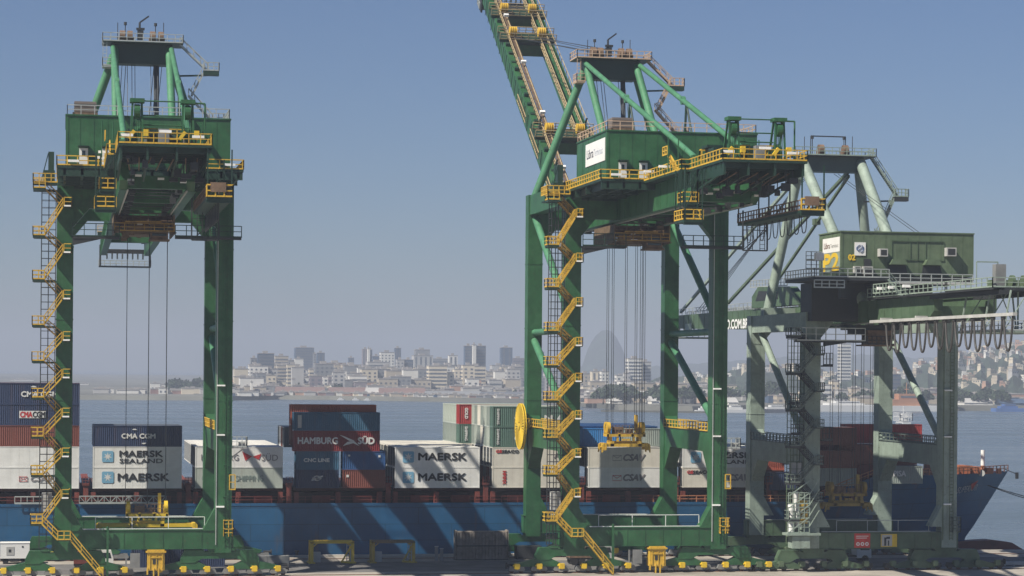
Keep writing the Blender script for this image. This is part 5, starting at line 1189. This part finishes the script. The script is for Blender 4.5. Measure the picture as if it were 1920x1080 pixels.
# buildings
WM={}
def wallmat(k):
    C={'white':(.74,.72,.66),'cream':(.66,.58,.44),'beige':(.46,.40,.31),'grey':(.22,.23,.24),'lgrey':(.46,.45,.43),'dgrey':(.12,.13,.15),'blue':(.045,.085,.15),'dblue':(.03,.06,.11),'mauve':(.22,.19,.21),'pink':(.45,.28,.20),'red':(.26,.15,.13),'greeny':(.34,.36,.27),'yellow':(.50,.44,.25),'roof':(.20,.13,.115)}
    if k not in WM: WM[k]=fm('wall_'+k,C[k],var=.12)
    return WM[k]
WIN=fm('window',(.10,.115,.14),.3,.1); ROOF=fm('flat_roof',(.32,.30,.28)); BAND=fm('pale_band',(.5,.5,.48))
def bld(x0,x1,yt,Y,col,style='cols',lab=None,grp=None,roof=None,cat='building',name='city_building',depth=None,z0=0.9):
    a=atY(x0,yt,Y); c=atY(x1,yt,Y); w=c.x-a.x; h=a.z-z0
    if h<2: h=2
    d=depth or max(9,min(w*.75,34)); R=empty(name,((a.x+c.x)/2,Y+d/2,z0)); tag(R,lab,cat,grp)
    wl=MB(); wl.box(-w/2,w/2,-d/2,d/2,0,h)
    rm=wallmat(roof) if roof else ROOF
    b=MB()
    if style=='gable': b.prism([(-d/2-.4,h),(d/2+.4,h),(0,h+d*.22)],'x',-w/2-.4,w/2+.4)
    else:
        b.box(-w/2-.25,w/2+.25,-d/2-.25,d/2+.25,h,h+.7); b.box(-w*.2,w*.12,-d*.2,d*.2,h+.7,h+3 if h>20 else h+1.8)
    b.build('roof',rm,R)
    fl=3.4; n=int((h-2)/fl); b=MB()
    if style in('cols','bands','glass','strip'):
        if style=='cols':
            k=max(2,min(10,int(w/4.2)))
            for i in range(k):
                x=-w/2+w*(i+.5)/k
                for j in range(min(n,22)): z=1.6+j*(h-2.5)/max(1,min(n,22)); b.box(x-w/k*.2,x+w/k*.2,-d/2-.12,-d/2-.02,z,z+1.7)
            for i in range(3):
                y=-d/2+d*(i+.5)/3
                for j in range(min(n,22)): z=1.6+j*(h-2.5)/max(1,min(n,22)); b.box(-w/2-.12,-w/2-.02,y-d*.1,y+d*.1,z,z+1.7)
        elif style=='bands':
            for j in range(min(n,24)): z=1.6+j*(h-2.5)/max(1,min(n,24)); b.box(-w/2+.5,w/2-.5,-d/2-.12,-d/2-.02,z,z+1.6); b.box(-w/2-.12,-w/2-.02,-d/2+.5,d/2-.5,z,z+1.6)
        elif style=='glass':
            for j in range(min(n,26)): z=1.8+j*(h-2.5)/max(1,min(n,26)); b.box(-w/2+.3,w/2-.3,-d/2-.12,-d/2-.02,z,z+2.5)
        elif style=='strip':
            for i in range(max(2,int(w/5))): x=-w/2+w*(i+.5)/max(2,int(w/5)); b.box(x-1.1,x+1.1,-d/2-.12,-d/2-.02,2,h-1.5)
    elif style=='gable':
        for i in range(max(2,int(w/8))): x=-w/2+w*(i+.5)/max(2,int(w/8)); b.box(x-1.5,x+1.5,-d/2-.12,-d/2-.02,1,min(h-1,3.5))
    wl.build('wall',wallmat(col),R,extra=[(b,WIN)] if b.v else ())
    return R
TW=[(430,446,692,2500,'white','cols','white block right at the edge of the left crane leg'),
(452,467,692,2520,'cream','bands','cream block left of the dark blue glass tower'),
(430,451,712,2380,'dgrey','cols','low dark block beside the left crane leg'),
(455,468,709,2400,'lgrey','strip','slim pale block in front of the cream one by the left crane'),
(470,484,672,2450,'grey','strip','grey tower with stepped top joined to the dark blue glass tower'),
(484,514,663,2420,'dblue','glass','dark blue glass tower at the left of the skyline'),
(516,541,668,2600,'beige','bands','broad beige tower next to the dark blue glass one'),
(540,552,676,2640,'grey','cols','grey slab against the right side of the broad beige tower'),
(554,589,652,3100,'blue','glass','tall wide blue slab that tops the left half of the skyline'),
(553,569,673,2700,'white','none','white blank block in front of the wide blue slab'),
(551,584,694,2560,'dblue','glass','low dark blue block under the white blank one'),
(588,594,664,2900,'grey','cols','narrow grey tower right of the wide blue slab'),
(595,609,662,2850,'blue','strip','narrow blue tower right of the wide blue slab'),
(604,628,690,2450,'lgrey','cols','pale grey block right of the narrow blue tower'),
(627,641,684,2480,'beige','cols','beige tower rising between two grey blocks'),
(640,652,686,2500,'grey','cols','grey block right of the beige tower'),
(654,664,671,3200,'blue','glass','small distant blue tower alone above the roofs'),
(653,671,692,2460,'grey','bands','grey banded block below the small distant blue tower'),
(671,680,690,2400,'white','none','slim white block in the middle of the skyline'),
(682,705,691,2430,'blue','glass','blue block with a white cap right of the slim white one'),
(680,691,655,3000,'mauve','strip','mauve half of the twin tower with a white edge'),
(690,694,654,2990,'white','none','white edge shaft of the mauve tower'),
(694,698,656,3010,'dblue','none','dark strip at the right of the white shaft'),
(699,714,668,2900,'blue','cols','blue tower between the mauve tower and the white arched one'),
(714,740,661,2800,'white','cols','white tower with dark arched openings'),
(741,752,653,2950,'blue','strip','tall slim blue tower right of the white arched one'),
(713,741,688,2450,'cream','cols','cream block below the white arched tower'),
(744,758,675,2500,'lgrey','cols','grey left half of the two toned block'),
(758,775,675,2505,'blue','glass','blue right half of the two toned block'),
(779,806,656,2900,'grey','none','grey tower crown with a white band'),
(776,812,667,2880,'lgrey','strip','wide grey tower below the banded crown'),
(776,802,689,2500,'cream','cols','cream block in front of the wide grey tower'),
(812,840,673,3100,'grey','bands','low wide grey block right of the banded tower'),
(815,828,688,2550,'cream','cols','small cream block left of the wooded knoll'),
(842,858,667,2700,'white','strip','white slanted topped tower left of the twin glass tower'),
(838,852,688,2500,'white','cols','white block under the slanted topped tower'),
(856,867,688,2480,'cream','bands','cream slab just left of the twin glass tower'),
(872,887,649,2500,'blue','glass','left half of the tall twin blue glass tower'),
(887,893,647,2495,'white','none','white shaft dividing the tall twin blue glass tower'),
(893,911,649,2500,'blue','glass','right half of the tall twin blue glass tower'),
(912,937,697,2600,'beige','cols','low beige block right of the twin glass tower'),
(940,961,652,2900,'blue','strip','blue tower with cream cap left of the middle crane'),
(961,985,672,2950,'mauve','bands','mauve block behind the seaside leg of the middle crane'),
(939,953,688,2500,'cream','strip','cream slab below the blue tower with cream cap'),
(955,975,687,2480,'lgrey','cols','pale grey slab touching the seaside leg of the middle crane'),
(1000,1020,660,3000,'blue','glass','blue tower seen between the seaside and landside left legs of the middle crane'),
(678,706,716,2230,'yellow','cols','pale yellow palace on the waterfront in mid skyline'),
(707,751,718,2260,'grey','bands','long grey banded block on the waterfront right of the yellow palace'),
(752,778,714,2290,'lgrey','bands','grey banded block behind the red sheds'),
(780,832,710,2300,'grey','cols','broad grey block in the centre of the waterfront'),
(838,860,713,2250,'white','strip','white block with tall dark slots on the waterfront'),
(870,897,712,2250,'cream','cols','cream block below the twin glass tower'),
(900,918,716,2280,'grey','cols','grey low block right of the cream one'),
(917,941,713,2220,'lgrey','bands','pale grey banded block left of the middle crane'),
(941,975,716,2240,'dgrey','cols','dark low block by the seaside leg of the middle crane'),
(524,582,729,2180,'white','bands','long white low building with a clock tower'),
(548,553,711,2175,'lgrey','none','slender clock tower of the long white low building'),
(570,580,708,2300,'white','cols','small white block right of the slender clock tower'),
(468,502,733,2110,'greeny','cols','pale green palace at the water edge left'),
(471,474,717,2105,'white','none','white needle tower of the pale green palace'),
(608,620,728,2200,'pink','cols','small salmon house on the waterfront'),
(632,645,716,2260,'pink','cols','salmon block with a dark side'),
(645,668,719,2280,'grey','cols','grey block right of the salmon one'),
(1022,1046,700,2400,'lgrey','cols','pale blocks seen through the lift cage of the middle crane'),
(1088,1110,701,2350,'beige','cols','beige flats right of the staircase of the middle crane'),
(1110,1128,697,2300,'cream','strip','cream flats in the middle of the row below the dome mountain'),
(1128,1142,697,2290,'white','cols','white flats at the right end of the row below the dome mountain'),
(1156,1175,704,2300,'white','cols','small white block below the right slope of the dome mountain'),
(1178,1205,673,2200,'white','bands','white banded hospital tower right of the dome mountain, taller left part'),
(1204,1221,679,2210,'lgrey','bands','grey right part of the banded hospital tower'),
(1172,1182,700,2190,'lgrey','cols','low annex at the left foot of the banded hospital tower'),
(1160,1192,724,1900,'pink','cols','salmon house among trees behind the cables of the middle crane'),
(1088,1102,746,1700,'cream','gable','cream shed at the shore right of the staircase'),
(1576,1596,645,2300,'white','bands','tall white tower left of the seaside right leg of the pale crane'),
(1672,1689,702,1900,'blue','glass','blue glass block with a white frame right of the pale seaside leg'),
(1560,1574,715,1850,'cream','cols','cream block left of the banded flats under the pale crane'),
(1530,1560,722,1830,'white','bands','white banded flats under the pale crane'),
(1573,1590,732,1790,'lgrey','cols','pale low flats under the pale crane'),
(1596,1612,728,1800,'beige','cols','beige stepped flats behind the hanging cables of the pale crane'),
(1612,1632,734,1790,'white','cols','white low flats left of the seaside right leg of the pale crane'),
(1700,1728,731,1790,'cream','cols','cream low block right of the blue glass block'),
(1740,1765,737,1780,'pink','none','tan long block behind the right brace of the pale crane'),
(1808,1925,739,1790,'pink','none','long tan warehouse on the right shore'),
(1666,1690,735,1780,'pink','cols','tan base of the blue glass block')]
for x0,x1,yt,Y,col,st_,lab in TW: bld(x0,x1,yt,Y,col,st_,lab)
def shoreY(x):
    for (p,q),(u,v) in zip(zip(shore,shore[1:]),zip(sp,sp[1:])):
        if p[0]<=x<=q[0]: return u.y+(v.y-u.y)*(x-p[0])/(q[0]-p[0])
    return 2000
# shoreline sheds
for (x0,x1,yt,Y,c,rf,lab) in((520,610,743,2100,'red','roof','long red roofed shed on the left part of the waterfront'),(620,690,743,2110,'red','roof','red roofed shed with small boats in front, mid left'),(715,800,744,2060,'red','roof','long pink red roofed shed in the middle of the waterfront'),
 (800,905,744,2040,'dgrey','grey','long dark roofed quay shed left of the middle crane'),(905,985,743,2030,'grey','dgrey','dark roofed shed ending at the middle crane'),(690,716,742,2080,'dgrey','lgrey','short grey shed between two red roofed ones'),
 (1140,1240,741,1760,'grey','lgrey','long grey shed between the legs of the middle crane'),(1145,1182,752,1660,'white','lgrey','white boat shed on the near shore inside the middle crane'),(1222,1236,752,1650,'white','lgrey','small white shed beside the right seaside leg of the middle crane'),
 (1270,1306,746,1680,'grey','lgrey','grey shed between the right legs of the middle crane'),(1366,1384,760,1640,'white','lgrey','small white shed right of the middle crane'),(1808,1862,757,1690,'white','lgrey','white low shed before the tan warehouse'),(1880,1925,762,1680,'blue','blue','blue canopy at the right end of the shore')):
    if Y>2000: yt=yt-1; Y=max(shoreY(x0),shoreY(x1))+14
    bld(x0,x1,yt,Y,c,'gable',lab,roof=rf,cat='shed',name='waterfront_shed',depth=26 if Y>2000 else 16)
rr=random.Random(11)
# filler blocks of the city, several per distance
def fill(n,xa,xb,Ya,Yb,ha,hb_,grp,lab,cols,wa=9,wb=26,nm='apartment_block'):
    for i in range(n):
        x=xa+(xb-xa)*(i+rr.uniform(-.3,1.3))/n; Y=rr.uniform(Ya,Yb) if Ya>0 else shoreY(x)+rr.uniform(-Ya,Yb); w=rr.uniform(wa,wb)*FPX/Y/1.0; h=rr.uniform(ha,hb_)
        yy=692+(x-960)*.0083-(h+.9-CH)*FPX/Y/1.02
        bld(x,x+w,yy,Y,rr.choice(cols),rr.choice(['cols','bands','cols','none']),lab,grp,name=nm)
mix=['white','cream','beige','grey','lgrey','lgrey','grey','beige','pink','mauve']
fill(60,430,985,2180,2420,8,17,'low city blocks behind the waterfront','low block of the city crowd behind the waterfront',mix)
fill(62,430,985,2190,2480,15,29,'pale city blocks filling the skyline foot','pale block of the skyline foot',['white','cream','lgrey','white','beige','grey','lgrey'],9,20,'city_block')
fill(30,1085,1345,1850,2150,7,15,'pale blocks behind the near shore','pale block behind the near shore inside the middle crane',['white','cream','lgrey','beige','pink'],7,18,'shore_block')
fill(34,440,985,2450,2900,16,32,'mid height city blocks between the towers','mid height block of the crowd between the towers',mix)
fill(70,430,990,-5,12,1.2,3.2,'tiny sheds at the water edge of the city','tiny shed or vehicle at the water edge of the city',mix+['white','red','blue'],3,13,'quayside_shed')
fill(60,430,990,2110,2190,4,9,'tiny blocks along the city waterfront','tiny block along the city waterfront',mix,6,16,'waterfront_house')
fill(40,1080,1345,1690,1860,3,8,'tiny blocks of the near shore','tiny pale block on the shore inside the middle crane',mix,6,14,'waterfront_house')
fill(40,1290,1960,1780,2000,4,9,'tiny blocks of the right shore','tiny pale block on the slope of the right shore',mix,5,13,'slope_house')
fill(22,1020,1330,1850,2400,5,13,'low houses behind the near shore','low house behind the shore inside the middle crane',mix)
fill(16,1080,1240,1680,1850,3,6,'low sheds of the near shore','low shed on the shore inside the middle crane',['white','cream','lgrey','pink'],8,20)
fill(20,1360,1960,1700,1790,3,7,'low sheds of the right shore','low shed on the shore right of the middle crane',['white','cream','lgrey','blue','beige'],8,22)
fill(16,1500,1760,1800,1900,6,12,'low flats of the right shore','low flats on the shore below the pale crane',mix)
fill(10,300,430,2080,2150,3,6,'small houses on the left shore','small pale house on the left far shore',['white','cream','lgrey'],8,18)
fill(8,150,330,2080,2120,2.5,4,'small sheds along the left shore','tiny shed along the left far shore',['white','lgrey','red'],8,20)
for (x0,x1,yt,Y,lab) in((20,64,713,3750,'long white fort on the hazy hill at the far left'),(282,300,719,2400,'left part of the white fort above the left shore'),(303,324,721,2400,'right part of the white fort above the left shore'),(150,166,726,3000,'white house on the low point right of the navy boxes')):
    a=atY(x0,yt,Y); bld(x0,x1,yt,Y,'white','cols',lab,cat='fort',z0=max(.9,a.z-12))
for x,lab in((336,'left of two white domes on the wooded headland'),(348,'right of two white domes on the wooded headland')):
    p=atY(x,717,2600); t=empty('radar_dome',(p.x,p.y,p.z-12)); tag(t,lab,'dome','white domes on the headland'); b=MB(); b.tube((0,0,0),(0,0,9),2.6,12); b.build('tower',wallmat('white'),t); b=MB(); b.tube((0,0,9),(0,0,12),3.2,12,2.4); b.tube((0,0,12),(0,0,14),2.4,12,.4); b.build('dome_roof',wallmat('white'),t,smooth=True)
# hillside houses: one mesh kind per wall colour, copied
protos=[]
for col in('white','cream','pink','lgrey','beige'):
    b=MB(); b.box(-5,5,-4,4,-6,5.2); b.box(-5,1,-4,3,5.2,8.0)
    g=MB()
    for x in(-3.5,-.5,2.5): g.box(x,x+1.4,-4.1,-4.02,2.2,3.8)
    o=b.build('hillside_house',wallmat(col),extra=[(g,WIN)]); f=MB(); f.box(-5.3,5.3,-4.3,4.3,5.2,5.5); f.box(-5.2,1.2,-4.2,3.2,8.0,8.3); f_=f.build('roof',ROOF,o)
    protos.append((o,f_))
cnt=0
def hhouse(p,rz,s):
    global cnt
    o,f_=rr.choice(protos) ; c=o.copy(); COL.objects.link(c); c.location=p; c.rotation_euler=(0,0,rz); c.scale=(s,s*rr.uniform(.8,1.1),s*rr.uniform(.7,1.15))
    tag(c,'small pale house of the crowded hillside above the right shore','house','hillside houses above the right shore')
    for q in(f_,): d=q.copy(); COL.objects.link(d); d.parent=c
    cnt+=1
for i in range(285):
    if i<215: x=rr.uniform(1680,1950); t=rr.betavariate(1.7,1.3); p=hB(x,t)
    else:
        x=rr.uniform(1290,1680); t=rr.uniform(.35,.95); p=hA(x,t)
    if i<215 and x<1760 and t<.55: continue
    hhouse(p,rr.uniform(-.5,.5),rr.uniform(.42,.9))
for tr in protos:
    for q in reversed(tr): D.objects.remove(q)
# trees of the far shore: leaf clumps on short trunks
def treemesh(seed):
    r2=random.Random(seed); b=MB()
    for k in range(150):
        th_=r2.uniform(0,6.283); ph=math.acos(r2.uniform(-.35,1)); rad=r2.uniform(.45,1)**.5
        lob=1+.25*math.sin(3*th_+seed)+.15*math.sin(5*ph)
        c=Vector((math.cos(th_)*math.sin(ph)*5.6*rad*lob,math.sin(th_)*math.sin(ph)*4.6*rad*lob,5+math.cos(ph)*3.6*rad*lob)); s=r2.uniform(.6,1.4)
        a=Vector((r2.uniform(-1,1),r2.uniform(-1,1),r2.uniform(-1,1))).normalized()*s; d_=a.cross(Vector((r2.uniform(-1,1),r2.uniform(-1,1),r2.uniform(-1,1)))).normalized()*s
        b.add([c-a,c-d_,c+a,c+d_],[(0,1,2,3)]); e=a.cross(d_).normalized()*s*.8; b.add([c-e,c-d_*.8,c+e,c+d_*.8],[(0,1,2,3)])
    return b
LEAF=mat('foliage',(.04,.065,.03),.9,var=.5,scale=.3); BARK=mat('bark',(.09,.07,.05),.9)
tm=[]
for s_ in range(4):
    o=treemesh(s_).build('crown',LEAF); k=MB(); k.tube((0,0,0),(0,0,5),.45,7,.25); k.tube((0,0,3),(1.8,.5,6),.2,5); k.tube((0,0,3),(-1.6,-.6,6),.2,5); o2=k.build('trunk',BARK); tm.append((o,o2))
def trees(n,xa,xb,Ya,Yb,lab,grp,s0=.8,s1=1.7):
    for i in range(n):
        x=rr.uniform(xa,xb); Y=rr.uniform(Ya,Yb); p=atY(x,700,Y); t=empty('tree',(p.x,Y,1.0),rr.uniform(0,6)); s=rr.uniform(s0,s1); t.scale=(s,s,s*rr.uniform(.8,1.1)); tag(t,lab,'tree',grp)
        for q in rr.choice(tm): d=q.copy(); COL.objects.link(d); d.parent=t
trees(22,1090,1345,1580,1760,'dark shore tree between the legs of the middle crane','trees on the shore inside the middle crane')
trees(30,1360,1960,1640,1780,'dark shore tree right of the middle crane','trees on the right shore')
trees(18,310,440,2120,2300,'dark tree on the left far shore','trees on the left far shore')
trees(14,430,985,2120,2300,'dark tree among the city waterfront sheds','trees on the city waterfront',.7,1.2)
for q in tm:
    for o in q: D.objects.remove(o)
# boats
def boat(x,ypx,L,lab,hullc,sup,rz=0,tall=1.0,mast=True):
    p=atZ(x,ypx,-2.6); t=empty('boat',(p.x,p.y,-2.6),rz); tag(t,lab,'boat')
    b=MB(); w=L*.17; pts=[(-L/2,-w),(L*.3,-w),(L/2,0),(L*.3,w),(-L/2,w)]; b.prism(pts,'z',-.3,L*.07+.5); b.build('hull',hullc,t)
    b=MB(); h0=L*.07+.5; b.box(-L*.35,L*.1,-w*.7,w*.7,h0,h0+2.4*tall); b.box(-L*.25,L*.05,-w*.55,w*.55,h0+2.4*tall,h0+4.6*tall); c=b.build('cabin',sup,t)
    b=MB(); b.box(-L*.22,L*.04,-w*.57,w*.57,h0+3.1*tall,h0+3.8*tall); b.build('windows',WIN,c)
    if mast: b=MB(); b.tube((-L*.1,0,h0+4.6*tall),(-L*.1,0,h0+9*tall),.25,6); b.tube((-L*.1,-w*.5,h0+6.4*tall),(-L*.1,w*.5,h0+6.4*tall),.2,6); b.build('mast',sup,t)
    return t
FW=fm('boat_white',(.62,.62,.60),.5,.05); FO=fm('boat_orange',(.42,.20,.10)); FD=fm('boat_dark',(.06,.07,.09)); FB=fm('boat_blue',(.06,.14,.35))
t=boat(1692,796,14,'small white boat with rails and a mast just above the red container',FW,FW,math.pi/2,1.0)
b=MB()
for sx in(-1,1): b.rail([(-6,sx*3.6,2.0),(4,sx*3.6,2.0)],4.5,2.2,.16)
b.rail([(-6,-3.6,2),(-6,3.6,2)],4.5,2.4,.16); b.build('deck_rail',FW,t)
boat(1712,771,52,'white supply ship with orange upperworks by the right shore',FW,FO,0,1.9)
boat(1600,771.5,60,'long low white ferry by the right shore left of the pale seaside leg',FW,FW,0,.6,False)
boat(1384,773.5,24,'white launch beside the shed right of the middle crane',FW,FW,0,.6,False)
boat(1325,773.5,16,'white launch between the right legs of the middle crane',FW,FW,0,.6,False)
boat(1898,772,30,'blue hulled barge at the right edge of the far shore',FB,FB,0,.7,False)
boat(1462,774,30,'low grey barge left of the pale crane leg',FD,FW,0,.6,False)
for i,x in enumerate((640,668,690,735,765,812)): 
    t=boat(x,750.5+i*.35,7,'tiny white boat moored along the city waterfront',FW,FW,0,.35,False); t['group']='tiny boats along the city waterfront'
# breakwater
p0=atZ(1120,771,-2.6); p1=atZ(1330,774,-2.6); b=MB(); b.beam((p0.x,p0.y-14,-2.2),(p1.x,p1.y-14,-2.2),5,1.6); o=b.build('breakwater',LAND); tag(o,kind='structure')
# ------------------------------------------------ haze
hz=D.materials.new('haze'); hz.use_nodes=True; n=hz.node_tree; n.nodes.remove(n.nodes['Principled BSDF']); v=n.nodes.new('ShaderNodeVolumePrincipled')
v.inputs['Color'].default_value=(.57,.64,.77,1); v.inputs['Density'].default_value=HAZE_D if 'HAZE_D' in globals() else .00024; v.inputs['Anisotropy'].default_value=.0
n.links.new(v.outputs[0],n.nodes['Material Output'].inputs['Volume'])
b=MB(); b.box(-6000,9800,-120,11500,-8,175); o=b.build('haze',hz); tag(o,kind='stuff'); o.visible_shadow=True
